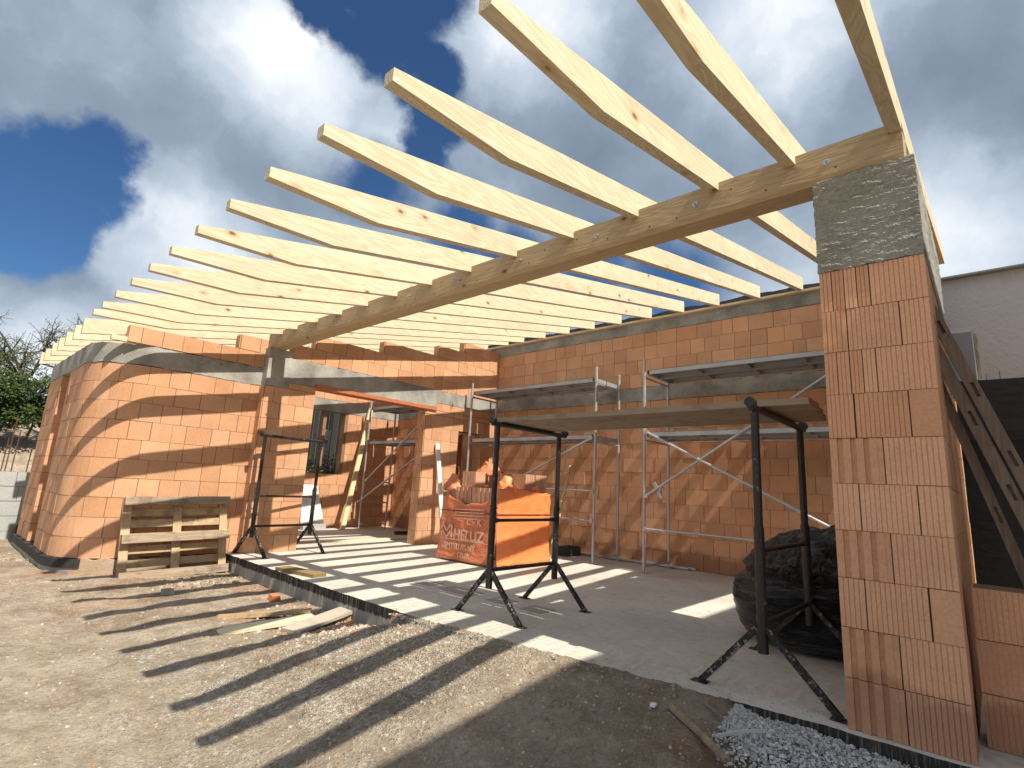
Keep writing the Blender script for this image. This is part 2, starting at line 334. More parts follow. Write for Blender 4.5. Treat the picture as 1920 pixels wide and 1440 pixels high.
def perf_fn(t, b):
    uv = uvc(t); r = rndattr(t)
    s = t.new('ShaderNodeSeparateXYZ'); t.link(uv, s.inputs[0])
    row = t.math('MULTIPLY', s.outputs[1], 26); fr = t.math('FLOOR', row)
    xx = t.math('ADD', t.math('MULTIPLY', s.outputs[0], 22), t.math('MULTIPLY', fr, .5))
    a = t.math('ABSOLUTE', t.math('SUBTRACT', t.math('FRACT', xx), .5)); c = t.math('ABSOLUTE', t.math('SUBTRACT', t.math('FRACT', row), .5))
    hole = t.math('MULTIPLY', t.mapr(a, .34, .30), t.mapr(c, .34, .30))
    return t.mix(hole, (.62, .32, .17), (.10, .04, .02)), t.bump(t.math('SUBTRACT', 1, hole), 1, .02)
PERF = mat('perforated block end', perf_fn, .9)
PLASTER = mat('house render behind', lambda t, b: (.62, .58, .52), .9)
ROOFM = mat('clay roof tiles', lambda t, b: (.30, .13, .08), .8)
LABELW = mat('white paper', lambda t, b: (.8, .8, .8), .8)
CHROME = mat('bright washer', lambda t, b: (.55, .55, .56), .3, metal=.9)

# ------------------------------------------------------------------ mesh builder
class MB:
    def __init__(s): s.v = []; s.f = []; s.uv = []; s.r = []; s.m = []
    def face(s, idx, uv=None, r=0., m=0): s.f.append(tuple(idx)); s.uv.append(uv); s.r.append(r); s.m.append(m)
    def hexa(s, P, r=0., m=0, uvf=None):        # P: 8 points, bottom 4 ccw then top 4
        b = len(s.v); s.v += [tuple(p) for p in P]
        for q in ((0, 3, 2, 1), (4, 5, 6, 7), (0, 1, 5, 4), (1, 2, 6, 5), (2, 3, 7, 6), (3, 0, 4, 7)):
            s.face([b+i for i in q], [uvf(P[i]) for i in q] if uvf else None, r, m)
    def box(s, a, b, r=0., m=0, uvf=None):
        x0, y0, z0 = a; x1, y1, z1 = b
        s.hexa([(x0, y0, z0), (x1, y0, z0), (x1, y1, z0), (x0, y1, z0), (x0, y0, z1), (x1, y0, z1), (x1, y1, z1), (x0, y1, z1)], r, m, uvf)
    def obox(s, c, ax, ay, az, r=0., m=0):      # centre + half-axis vectors
        c = Vector(c); ax = Vector(ax); ay = Vector(ay); az = Vector(az)
        s.hexa([c-ax-ay-az, c+ax-ay-az, c+ax+ay-az, c-ax+ay-az, c-ax-ay+az, c+ax-ay+az, c+ax+ay+az, c-ax+ay+az], r, m)
    def beam(s, p, q, w, h, up=(0, 0, 1), r=0., m=0):
        p = Vector(p); q = Vector(q); d = q-p; L = d.length; d.normalize(); up = Vector(up)
        side = d.cross(up).normalized(); u = side.cross(d).normalized()
        s.obox((p+q)/2, d*L/2, side*w/2, u*h/2, r, m)
    def tube(s, p, q, ra, n=10, rb=None, r=0., cap=True):
        rb = ra if rb is None else rb
        p = Vector(p); q = Vector(q); d = (q-p).normalized(); a = d.orthogonal().normalized(); c = d.cross(a); b = len(s.v)
        for k in range(n):
            t = 2*math.pi*k/n; e = a*math.cos(t)+c*math.sin(t); s.v.append(tuple(p+e*ra)); s.v.append(tuple(q+e*rb))
        for k in range(n):
            j = (k+1) % n; s.face((b+2*k, b+2*j, b+2*j+1, b+2*k+1), None, r)
        if cap:
            s.face([b+2*k for k in range(n)][::-1], None, r); s.face([b+2*k+1 for k in range(n)], None, r)
    def prism(s, pts, ext, r=0., m=0):          # polygon points (3D) extruded by vector ext
        n = len(pts); b = len(s.v); e = Vector(ext)
        s.v += [tuple(p) for p in pts]; s.v += [tuple(Vector(p)+e) for p in pts]
        s.face(range(b, b+n), None, r, m); s.face([b+n+i for i in range(n)][::-1], None, r, m)
        for i in range(n):
            j = (i+1) % n; s.face((b+i, b+n+i, b+n+j, b+j), None, r, m)
    def build(s, name, mats, parent=None, smooth=False, fix=True):
        me = bpy.data.meshes.new(name); me.from_pydata(s.v, [], s.f)
        for mm in (mats if isinstance(mats, (list, tuple)) else [mats]): me.materials.append(mm)
        at = me.attributes.new('rnd', 'FLOAT', 'FACE'); at.data.foreach_set('value', s.r)
        if any(u is not None for u in s.uv):
            ul = me.uv_layers.new(name='UVMap'); i = 0; buf = []
            for f, u in zip(s.f, s.uv):
                for k in range(len(f)): buf += list(u[k]) if u else [0, 0]
            ul.data.foreach_set('uv', buf)
        me.polygons.foreach_set('material_index', s.m)
        if smooth: me.polygons.foreach_set('use_smooth', [True]*len(s.f))
        me.update()
        if fix:
            import bmesh
            bm = bmesh.new(); bm.from_mesh(me); bmesh.ops.recalc_face_normals(bm, faces=bm.faces); bm.to_mesh(me); bm.free()
        o = bpy.data.objects.new(name, me); C.objects.link(o)
        if parent is not None: o.parent = parent
        return o
def tag(o, label, cat, group=None, kind=None):
    if label: o['label'] = label
    if cat: o['category'] = cat
    if group: o['group'] = group
    if kind: o['kind'] = kind
    return o
def thing(name, label, cat, loc=(0, 0, 0), group=None):
    o = bpy.data.objects.new(name, None); C.objects.link(o); o.location = loc; o.empty_display_size = .2
    return tag(o, label, cat, group)
def struct(o): o['kind'] = 'structure'; return o
def copy_tree(o, parent=None):
    c = o.copy(); C.objects.link(c)
    if parent is not None: c.parent = parent
    for ch in list(o.children): copy_tree(ch, c)
    return c

# ------------------------------------------------------------------ block walls
def block_wall(name, mp, s0, s1, z0, ncourse, ch, thick, mats, parent, holes=(), bl=(.25, .33), gap=.006, seg=99, stepf=None, seed=1, joint=.012, jit=.003):
    """running bond of clay blocks along mp(s, d) -> (x, y); holes: (sa, sb, za, zb)"""
    R_ = random.Random(seed); mb = MB()
    for k in range(ncourse):
        za = z0+k*ch; zb = za+ch; a0 = s0 if stepf is None else max(s0, stepf(k)); iv = [(a0, s1)]
        for (ha, hb, hz0, hz1) in holes:
            if min(zb, hz1)-max(za, hz0) > ch*.45:
                nv = []
                for (a, b) in iv:
                    if hb <= a or ha >= b: nv.append((a, b)); continue
                    if ha > a: nv.append((a, ha))
                    if hb < b: nv.append((hb, b))
                iv = nv
        for (a, b) in iv:
            if b-a < .02: continue
            # solid core, set back by the joint depth
            cuts = [a]; s = a+R_.uniform(.1, bl[1])
            while s < b-.1: cuts.append(s); s += R_.choice([bl[0], bl[0], bl[1], bl[0]*.7 if R_.random() < .25 else bl[0]])
            cuts.append(b)
            for c0, c1 in zip(cuts[:-1], cuts[1:]):
                r = R_.random(); dd = R_.uniform(-jit, jit); g = gap*R_.uniform(.5, 1.5)/2; gz = gap*R_.uniform(.4, 1.1)/2
                n = max(1, int(math.ceil((c1-c0)/seg)))
                for i in range(n):
                    u0 = c0+(c1-c0)*i/n+(g if i == 0 else 0); u1 = c0+(c1-c0)*(i+1)/n-(g if i == n-1 else 0)
                    P = []
                    for zz in (za+gz, zb-gz):
                        for (u, d) in ((u0, dd), (u1, dd), (u1, thick-joint), (u0, thick-joint)):
                            x, y = mp(u, d); P.append((x, y, zz))
                    b_ = len(mb.v); mb.v += P
                    U = [(u0, za), (u1, za), (u1+thick, za), (u0-thick, za), (u0, zb), (u1, zb), (u1+thick, zb), (u0-thick, zb)]
                    fs = [(0, 3, 2, 1), (4, 5, 6, 7), (0, 1, 5, 4), (2, 3, 7, 6)]
                    if i == n-1: fs.append((1, 2, 6, 5))
                    if i == 0: fs.append((3, 0, 4, 7))
                    for q in fs: mb.face([b_+j for j in q], [U[j] for j in q], r)
            nn = max(1, int(math.ceil((b-a-2*joint)/seg)))
            for i in range(nn):
                u0 = a+joint+(b-a-2*joint)*i/nn; u1 = a+joint+(b-a-2*joint)*(i+1)/nn; P = []
                for zz in (za+.0005, zb-.0005 if k == ncourse-1 or stepf else zb+.0005):
                    for (u, d) in ((u0, joint), (u1, joint), (u1, thick-joint*2), (u0, thick-joint*2)):
                        x, y = mp(u, d); P.append((x, y, zz))
                mb.hexa(P, 0, 1)
    return mb.build(name, mats, parent)
def strip(mb, mp, s0, s1, z0, z1, d0, d1, seg=99, r=0., wob=.0):
    n = max(1, int(math.ceil((s1-s0)/seg)))
    for i in range(n):
        a = s0+(s1-s0)*i/n; b = s0+(s1-s0)*(i+1)/n; P = []
        for zz in (z0, z1):
            for (u, d) in ((a, d0), (b, d0), (b, d1), (a, d1)):
                x, y = mp(u, d)
                zq = zz+wob*mn.noise(Vector((u*9, zz*5, d*3)))+wob*.7*mn.noise(Vector((u*31, zz*5, 2)))
                P.append((x, y, zq))
        b_ = len(mb.v); mb.v += P; fs = [(0, 3, 2, 1), (4, 5, 6, 7), (0, 1, 5, 4), (2, 3, 7, 6)]
        if i == n-1: fs.append((1, 2, 6, 5))
        if i == 0: fs.append((3, 0, 4, 7))
        for q in fs: mb.face([b_+j for j in q], None, r)

# ------------------------------------------------------------------ ground
def sm(a, b, x):
    t = max(0, min(1, (x-a)/(b-a))); return t*t*(3-2*t)
def edge_x(y):
    pts = [(-2, -.03), (.2, -.05), (1.37, -.17), (2.97, -.33), (4.5, -.31), (7.5, -.2), (7.7, -.2)]
    for (a, xa), (b, xb) in zip(pts[:-1], pts[1:]):
        if y <= b: return xa+(xb-xa)*max(0, (y-a)/(b-a))
    return -.2
def ground_z(x, y):
    ez = -.012-.20*sm(3.0, 4.2, y)-.075*sm(.62, .38, y)-.02*sm(4.5, 7, y)
    d = max(0, edge_x(y)-x)
    far = -.34+.10*sm(2.4, 4.2, y)+.06*sm(5, 8, y)-.06*sm(0, -3, y)
    z = ez+(far-ez)*sm(0, 2.0, d)
    z -= .22*math.exp(-((y-3.55)**2)/.10-(d*d)/.10)*0.35
    n = .035*mn.noise(Vector((x*1.1, y*1.1, 0)))+.022*mn.noise(Vector((x*3.3, y*3.3, 3)))+.010*mn.noise(Vector((x*9, y*9, 5)))+.006*mn.noise(Vector((x*24, y*24, 8)))
    z += n*sm(-.05, .25, d)*(1 if y < 12 else 2.5)
    # bank beyond the far side
    z += sm(12.2, 17.5, y)*(2.35+.35*mn.noise(Vector((x*.5, y*.5, 1))))-1.5*sm(30, 80, y)*sm(12.2, 17.5, y)
    e = x-edge_x(y); lim = .0+.022*mn.noise(Vector((y*5, 1, 2)))+.02*mn.noise(Vector((y*17, 1, 2)))
    if -.10 < e and .55 < y < 3.4: z = max(z, .010+.006*mn.noise(Vector((x*40, y*40, 1)))-.02*sm(2.9, 3.4, y)-.05*max(0, -e)) if e < lim else z
    if e > lim+.004 and -.9 < y < 12: z = min(z, -.03-.3*sm(lim, lim+.06, e))
    return z
def lines(a, b, step, lo, hi):
    L = []; x = a
    while x < b: L.append(x); x += step
    L.append(b); s = step; x = a; pre = []
    while x > lo: s *= 1.35; x -= s; pre.append(max(x, lo))
    s = step; x = b; post = []
    while x < hi: s *= 1.35; x += s; post.append(min(x, hi))
    return pre[::-1]+L+post
xs = [v for v in lines(-5.2, .1, .045, -400, 400) if v < -.9]; v = -.9
while v < .25: xs.append(v); v += .018
xs += [v for v in lines(-5.2, .25, .045, -400, 400) if v > .26]; ys = lines(-1.0, 9.4, .045, -400, 400)
mb = MB(); nx = len(xs)
for y in ys:
    for x in xs: mb.v.append((x, y, ground_z(x, y)))
for j in range(len(ys)-1):
    for i in range(nx-1):
        a = j*nx+i; mb.face((a, a+1, a+nx+1, a+nx))
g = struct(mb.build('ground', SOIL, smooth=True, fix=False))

# slab (its irregular front edge, side face tarred)
mb = MB(); N = 260; top = []
ysl = [-.75+8.45*i/N for i in range(N+1)]
fr = [(edge_x(y)+.014*mn.noise(Vector((y*7, 0, 0)))+(.008+.010*(y < .8))*mn.noise(Vector((y*30, 1, 0))), y) for y in ysl]
b = len(mb.v)
for (x, y) in fr: mb.v += [(x, y, 0), (x, y, -.45), (x+.012, y, -.0), (5.14, y, 0)]
for i in range(N):
    a = b+4*i; c = a+4; mb.face((a+1, a, c, c+1), None, 0, 1); mb.face((a, a+3, c+3, c), None, 0, 0)
mb.face((b, b+1, b+3), None, 0, 1)
mb.v += [(-.2, 7.7, 0), (5.14, 7.7, 0), (5.14, 11.2, 0), (-2.0, 11.2, 0), (-1.9, 8.1, 0)]
q = len(mb.v)-5; mb.face((q, q+1, q+2, q+3, q+4))
slab = struct(mb.build('concrete_slab', [SLAB, SLABSIDE], fix=False))

# ------------------------------------------------------------------ left curved wall
ARC_R = .70; ARC_C = (-1.40, 7.72+ARC_R); ARC_L = ARC_R*math.pi/2
def mp_left(s, d):
    if s < 1.40: return (-s, 7.72+d)
    if s < 1.40+ARC_L:
        a = (s-1.40)/ARC_R; r = ARC_R-d
        return (ARC_C[0]-r*math.sin(a), ARC_C[1]-r*math.cos(a))
    return (ARC_C[0]-ARC_R+d, ARC_C[1]+(s-1.40-ARC_L))
SE = 1.40+ARC_L+(11.2-ARC_C[1])
sl0 = 1.40+ARC_L+(9.42-ARC_C[1]); sl1 = sl0+.62
wl = thing('brick_wall', 'tall orange block wall with rounded corner and narrow window slot, left of the terrace', 'brick wall')
block_wall('block_courses', mp_left, 0, SE, 0, 10, .25, .26, [BR_LIT, MORT_D], wl, holes=[(sl0, sl1, .1, 2.5)], seg=.085, seed=3, gap=.007)
mb = MB(); strip(mb, mp_left, 0, SE, 2.503, 2.775, -.006, .255, .06, wob=.016); mb.build('ring_beam', CONC, wl)
def mp_gl(s, d): return (-1.83+s, 7.712+d)
block_wall('gable_courses', mp_gl, 0, 1.83, 2.782, 2, .228, .165, [BR_LIT, MORT_D], wl, stepf=lambda k: (0, 1.41)[k], seed=8, gap=.008)
mb = MB()                                             # window slot backing blocks
block_wall('slot_infill', lambda s, d: mp_left(sl0-.1+s, d+.16), 0, .82, .25, 9, .25, .08, [BR_LIT, MORT_D], wl, seed=5)
mb = MB(); strip(mb, mp_left, 1.9, SE+.03, -.42, -.045, -.03, .2, .06, wob=.01); mb.build('footing', CONC, wl)
mb = MB(); strip(mb, mp_left, 1.85, SE+.05, -.11, -.004, -.045, .2, .06, wob=.006); mb.build('tar_strip', MEMB, wl)
mb = MB(); strip(mb, mp_left, 0, 1.95, -.30, -.006, -.03, .2, .05, wob=.03); mb.build('mortar_bed', mat('sandy mortar', conc_fn((.38, .26, .16), (.50, .40, .30), .3, 1), .95), wl)

# ------------------------------------------------------------------ opening wall (right of it), pier, lintel
wo = thing('brick_wall', 'sunlit orange block wall with two doorways and stepped top, meeting the back wall', 'brick wall')
YF = 7.56
mpo = lambda s, d: (s, YF+d)
block_wall('block_courses', mpo, -.03, 5.14, 0, 10, .25, .25, [BR_LIT, MORT_D], wo, holes=[(.80, 3.15, 0, 2.6), (4.04, 4.74, 0, 2.3)], seed=11, gap=.007)
block_wall('lintel_course', mpo, .335, 5.14, 2.502, 1, .095, .25, [BR_LIT, MORT_D], wo, holes=[(.80, 3.15, 2.4, 2.7)], seed=12)
block_wall('lintel_course', mpo, 3.40, 5.14, 2.60, 1, .15, .25, [BR_LIT, MORT_D], wo, seed=14)
mb = MB(); strip(mb, mpo, .332, 3.395, 2.655, 3.005, -.004, .247, .06, wob=.012); strip(mb, mpo, .332, .775, 2.60, 2.66, -.002, .247, .06, wob=.01)
strip(mb, mpo, 3.40, 5.138, 2.753, 3.005, -.004, .247, .06, wob=.016)
mb.build('ring_beam', CONC, wo)
mb = MB(); mb.box((.78, YF-.035, 2.590), (3.39, YF+.10, 2.650)); mb.box((.78, YF+.13, 2.590), (3.39, YF+.245, 2.650)); mb.build('lintel', LINT, wo)
steps = [.335, .72, 2.05, 3.36, 4.06]
block_wall('gable_courses', mpo, .335, 5.14, 3.008, 5, .234, .175, [BR_LIT, MORT_D], wo, stepf=lambda k: steps[k], seed=15, gap=.006)
mb = MB(); strip(mb, mpo, -.035, .330, 2.503, 3.10, -.012, .30, .05, wob=.008); mb.build('concrete_pier_head', CONC, wo)
mb = MB()
for x in (3.8,):
    mb.tube((x, YF-.03, 2.72 if x > 3.5 else 3.03), (x, YF-.03, 2.80 if x > 3.5 else 3.12), .008, 6)
mb.build('rebar_pin', RUST, wo)

def end_fins(x, y0, y1, z0, z1, parent, n=5):
    mb = MB(); w = (y1-y0)/n
    for i in range(n):
        z = z0; 
        while z < z1-.01:
            zt = min(z+.25, z1); mb.box((x-.016, y0+i*w+w*.14, z+.003), (x+.004, y0+(i+1)*w-w*.14, zt-.003), random.random()); z += .25
    mb.box((x-.004, y0+.004, z0+.002), (x+.006, y1-.004, z1-.002), 0, 1)
    return mb.build('grooved_ends', [BR_LIT, MORT_D], parent)
end_fins(-.031, YF+.004, YF+.156, 0, 2.5, wo, 3); end_fins(3.152, YF+.004, YF+.246, 0, 2.58, wo, 5); end_fins(4.742, YF+.004, YF+.246, 0, 2.3, wo, 5)
for k, sx in enumerate(steps[1:]): end_fins(sx-.001, YF+.003, YF+.172, 3.008+.234*(k+1), 3.008+.234*(k+2), wo, 3)
end_fins(-.421, 7.716, 7.872, 3.012, 3.236, wl, 3)
# ------------------------------------------------------------------ back wall (neighbour side)
wb = thing('brick_wall', 'long shaded ribbed block wall behind the scaffolds with two grey concrete bands', 'brick wall')
XB = 5.15
mpb = lambda s, d: (XB+d, -.44+s)
SB = 11.2+.44+.3
block_wall('block_courses', mpb, .02, SB, 0, 11, .2545, .3, [BR_BACK, MORT_L], wb, seed=21, gap=.009, jit=.004, bl=(.25, .375))
block_wall('block_courses', mpb, .14, SB, 3.06, 4, .2555, .3, [BR_BACK, MORT_L], wb, seed=22, gap=.009, jit=.004, bl=(.25, .375))
mb = MB(); strip(mb, mpb, .10, SB, 2.803, 3.056, -.008, .297, .07, wob=.014); mb.build('ring_beam', CONC, wb)
mb = MB(); strip(mb, mpb, .14, SB, 4.084, 4.285, -.008, .297, .07, wob=.010); mb.build('ring_beam', CONC, wb)
mb = MB(); mb.box((5.06, -.34, 4.287), (5.22, 11.45, 4.322)); tag(mb.build('wall_plate', mat('wall plate spruce', wood_fn((.72, .56, .36), (.5, .34, .18), 1), .75)), 'long thin timber plate lying on top of the back wall under the rafters', 'wall plate')
mb = MB(); pr = None
for i in range(121):
    y = .12+11.2*i/120; z = 4.50+.05*mn.noise(Vector((y*1.7, 0, 0)))+.02*mn.noise(Vector((y*8, 0, 0))); x = 5.36+.02*mn.noise(Vector((y*3, 4, 0)))
    mb.v += [(x-.02, y, 4.29), (x, y, z), (x+.09, y, z-.01), (x+.10, y, 4.29)]
for i in range(120):
    a = 4*i
    for k in range(3): mb.face((a+k, a+k+1, a+k+5, a+k+4))
tag(mb.build('membrane_strip', MEMB, fix=False), 'crumpled black membrane strip standing along the top of the back wall', 'membrane')

# ------------------------------------------------------------------ inner room back wall with window
wi = thing('brick_wall', 'orange block wall with a small window, seen through the wide doorway', 'brick wall')
mpi = lambda s, d: (-2.0+s, 11.2+d)
block_wall('block_courses', mpi, 0, 7.14, 0, 11, .25, .25, [BR_LIT, MORT_D], wi, holes=[(4.62, 5.62, 1.25, 2.75)], seed=31, gap=.008)
mb = MB(); strip(mb, mpi, 0, 7.14, 2.755, 3.03, -.006, .245, .08, wob=.012); mb.build('ring_beam', CONC, wi)
block_wall('gable_courses', mpi, 0, 7.14, 3.035, 5, .236, .175, [BR_LIT, MORT_D], wi, stepf=lambda k: .3+1.2*k, seed=32)
# brown timber frame post in that window
mb = MB()
mb.box((2.98, 11.22, 1.25), (3.06, 11.32, 2.75)); mb.box((3.55, 11.21, 1.25), (3.62, 11.40, 2.75)); mb.box((2.62, 11.21, 1.25), (2.68, 11.40, 2.75))
mb.build('window_frame', mat('brown window lining', wood_fn((.30, .17, .10), (.20, .11, .06), 2), .8), wi)

# ------------------------------------------------------------------ near pier: grooved blocks modelled course by course
pr = thing('brick_pier', 'tall ribbed terracotta block pier in the foreground with a rough concrete head', 'brick pier')
mb = MB(); Rr = random.Random(5)
def rib_profile(y0, y1, kind):
    """returns list of (y, depth) from y0 (left, larger Y) to y1"""
    L = y0-y1; out = []
    if kind == 'smooth': return [(y0, 0), (y1, 0)]
    if kind == 'flute':
        n = max(2, round(L/.064)); w = L/n; out = [(y0, 0)]
        for i in range(n):
            a = y0-i*w
            if i == 0: out += [(a-w*.55, .0), (a-w*.57, 0.016), (a-w*.98, 0.016)]
            else: out += [(a-w*.0, 0.016), (a-w*.02, .0), (a-w*.60, 0), (a-w*.62, 0.016 if i < n-1 else .003)]
        out.append((y1, 0 if False else .003)); return out
    n = max(1, round(L/.0225)); w = L/n; out = [(y0, .001)]
    for i in range(n):
        a = y0-i*w
        out += [(a-w*.08, 0), (a-w*.84, .0005)]
        if i < n-1: out += [(a-w*.93, .005), (a-w*1.0, .005)]
    out.append((y1, .001)); return out
COUR = [[(0, 'flute'), (.255, 'rib'), (.507, None)], [(0, 'flute'), (.25, 'rib'), (.507, None)], [(0, 'rib'), (.12, 'rib'), (.385, 'smooth'), (.507, None)],
        [(0, 'flute'), (.25, 'rib'), (.507, None)], [(0, 'rib'), (.125, 'rib'), (.38, 'rib'), (.507, None)], [(0, 'flute'), (.25, 'rib'), (.507, None)],
        [(0, 'rib'), (.13, 'rib'), (.38, 'smooth'), (.507, None)], [(0, 'rib'), (.062, 'rib'), (.125, 'rib'), (.187, 'rib'), (.25, 'rib'), (.507, None)],
        [(0, 'rib'), (.125, 'rib'), (.375, 'rib'), (.507, None)], [(0, 'rib'), (.062, 'rib'), (.125, 'rib'), (.187, 'rib'), (.25, 'rib'), (.507, None)]]
for k, cs in enumerate(COUR):
    for (a, kind), (b_, _) in zip(cs[:-1], cs[1:]):
        r = Rr.random(); ga = .0 if a == 0 else (.0035 if kind != 'rib' or b_-a > .1 else .0025); gb = 0 if b_ == .507 else .0025
        if k == 6 and a == .13: ga = .007
        if k == 2 and a == .385: ga = .006
        P = rib_profile(-a-ga, -b_+gb, kind); off = Rr.uniform(-.002, .002)+(-.002 if kind == 'smooth' else 0)
        z0, z1 = k*.25+.0015, (k+1)*.25-.0025*Rr.uniform(.3, 1.2)
        nz = 10; base = len(mb.v)
        for iz in range(nz+1):
            z = z0+(z1-z0)*iz/nz
            for (y, d) in P:
                bx = 0
                if kind == 'flute' and d < .005 and iz in (3, 4, 7): bx = .0015
                chip = .004*max(0, mn.noise(Vector((y*40, z*40, k)))-.35) if iz in (0, nz) else 0
                mb.v.append((off+d+bx+.0012*mn.noise(Vector((y*25, z*9, k)))+chip, y, z))
        n = len(P)
        for iz in range(nz):
            for i in range(n-1):
                q = base+iz*n+i; mb.face((q, q+1, q+n+1, q+n), [(P[i][0], z0), (P[i+1][0], z0), (P[i+1][0], z1), (P[i][0], z1)], r)
        # sides, top, bottom
        bb = len(mb.v)
        mb.v += [(.245, P[0][0], z0), (.245, P[-1][0], z0), (.245, P[-1][0], z1), (.245, P[0][0], z1)]
        t0 = base+nz*n
        mb.face([base+iz*n for iz in range(nz+1)]+[bb+3, bb], None, r); mb.face([base+iz*n+n-1 for iz in range(nz+1)][::-1]+[bb+1, bb+2], None, r)
        mb.face([t0+i for i in range(n)]+[bb+2, bb+3], None, r); mb.face([base+i for i in range(n)][::-1]+[bb, bb+1], None, r)
mb.build('grooved_blocks', BR_NEAR, pr)
mb = MB(); mb.box((.03, -.495, .0), (.25, -.012, 2.5)); mb.build('joint_core', MORT_D, pr)
block_wall('return_courses', lambda s, d: (.252+s, -.503+d), 0, 1.49, 0, 10, .25, .5, [BR_BACK, MORT_D], pr, seed=41)
mb = MB(); mb.box((1.745, -.33, 2.78), (5.14, -.02, 3.40)); mb.box((.85, -.33, 3.115), (1.742, -.02, 3.40)); mb.build('gable_beam', CONC, pr)
block_wall('gable_courses', lambda s, d: (.85+s, -.33+d), 0, 4.28, 3.402, 4, .236, .30, [BR_BACK, MORT_D], pr, stepf=lambda k: (0, .35, 1.45, 2.6)[k], seed=47)
# concrete head, rough
mb = MB(); ny, nz = 40, 44
def head_face(fn, nu, nv, flip=False):
    b = len(mb.v)
    for j in range(nv+1):
        for i in range(nu+1): mb.v.append(fn(i/nu, j/nv))
    for j in range(nv):
        for i in range(nu):
            a = b+j*(nu+1)+i; q = (a, a+1, a+nu+2, a+nu+1); mb.face(q[::-1] if flip else q)
def rough(x, y, z): return .007*mn.noise(Vector((x*8, y*7, z*26)))+.005*mn.noise(Vector((x*30, y*14, z*70)))+.0035*mn.noise(Vector((y*60, z*90, 3)))-.010*max(0, mn.noise(Vector((y*13, z*45, 9)))-.38)
def ebot(y): return 2.5+.012*mn.noise(Vector((y*9, 2, 0)))+.006*mn.noise(Vector((y*40, 2, 0)))
def etop(y): return 3.10+.008*mn.noise(Vector((y*11, 7, 0)))
def clampy(u, z): return .004-.514*u+(.005*mn.noise(Vector((z*25, 5, 0)))+.004*mn.noise(Vector((z*70, 5, 0))))*(1 if u in (0, 1) else 0)
head_face(lambda u, v: (-.006+rough(0, u, v), clampy(u, v), ebot(u)+(etop(u)-ebot(u))*v), 110, 110, True)
head_face(lambda u, v: (-.006+u*1.74, clampy(1, v)-.004*mn.noise(Vector((u*20, v*20, 0))), ebot(1)+(etop(1)-ebot(1))*v), 30, 30)
head_face(lambda u, v: (-.006+u*1.74, clampy(0, v), ebot(0)+(etop(0)-ebot(0))*v), 20, 20, True)
head_face(lambda u, v: (-.006+u*1.74, .004-.514*v, etop(v)), 10, 50)
head_face(lambda u, v: (-.006+u*1.74, .004-.514*v, ebot(v)), 10, 50, True)
CONCH = mat('rough board-cast concrete', conc_fn((.25, .245, .215), (.40, .39, .355), .35, .9, 24, .6), .9)
mb.build('concrete_head', CONCH, pr, fix=False)

# ------------------------------------------------------------------ low wall at the right
lw = thing('brick_wall', 'low three-course ribbed block wall at the right edge beside the foreground pier', 'brick wall')
block_wall('block_courses', lambda s, d: (.30+d, -.535-s), 0, 3.2, -.0, 3, .25, .25, [mat('dusty ribbed block', brick_fn((.68, .33, .19), (.74, .40, .24), period=.022, damp=True), .92), MORT_D], lw, seed=44, bl=(.25, .375))
mb = MB(); mb.box((.16, -3.7, -.45), (.7, -.53, -.004)); mb.build('footing', MEMB, lw)

# ------------------------------------------------------------------ neighbour: stucco wall, tarred lower wall
nw = thing('house_wall', 'pale rough-rendered wall of the neighbouring house above its black lower wall', 'house wall')
mb = MB(); mb.box((6.2, -9, 2.93), (6.5, 12, 4.46)); mb.build('rendered_wall', STUCCO, nw)
mb = MB(); mb.box((6.1, -9.05, 4.462), (6.55, 12.05, 4.49)); mb.build('coping', mat('zinc coping', lambda t, b: (.30, .29, .27), .6), nw)
mb = MB(); mb.box((6.12, -9, -.4), (6.5, 12, 2.925))
for y in (-1.35, -2.6): mb.box((6.112, y, 1.3), (6.125, y+.012, 2.9))
mb.box((6.10, -9, 2.10), (6.13, 12, 2.115)); mb.build('tarred_wall', TAR, nw)
mb = MB(); mb.box((6.17, -.64, 2.94), (6.205, .3, 3.64)); pn = mb.build('cover_panel', GREYP, nw)
mb = MB(); mb.box((6.165, -.655, 2.94), (6.20, -.641, 3.655)); mb.box((6.165, -.655, 3.641), (6.20, .3, 3.66)); mb.build('panel_edge', mat('white trim', lambda t, b: (.75, .75, .72), .5), pn)
mb = MB(); R2 = random.Random(3)
for i in range(46):
    z = 2.95+i*.0145; wv = .012+.010*mn.noise(Vector((z*9, 0, 0))); mb.obox((6.19, -.665-wv, z), (.02, 0, 0), (0, wv, .003), (0, .002, .011))
mb.build('foam_seam', FOAM, pn)
mb = MB()
for y in (-.88, -.74): mb.tube((6.16, y, 2.9), (6.16, y, 3.02+.03*(y < -.8)), .004, 5)
mb.build('wire_end', RUST, nw)

# unseen house, inferred from the foreground shadow and shaped to cast it
hb = thing('house', 'unseen house behind the photographer, shaped so its eave shades the foreground', 'house')
mb = MB(); mb.box((-1.9, -9, -.5), (4.3, -3.9, 6.15)); mb.build('house_wall', PLASTER, hb)
mb = MB(); mb.prism([(-2.3, -3.4, 6.30), (-2.3, -9.4, 6.30), (-2.3, -6.4, 7.7)], (7.0, 0, 0)); mb.box((-2.3, -9.4, 6.16), (4.7, -3.4, 6.295)); mb.build('roof', ROOFM, hb)

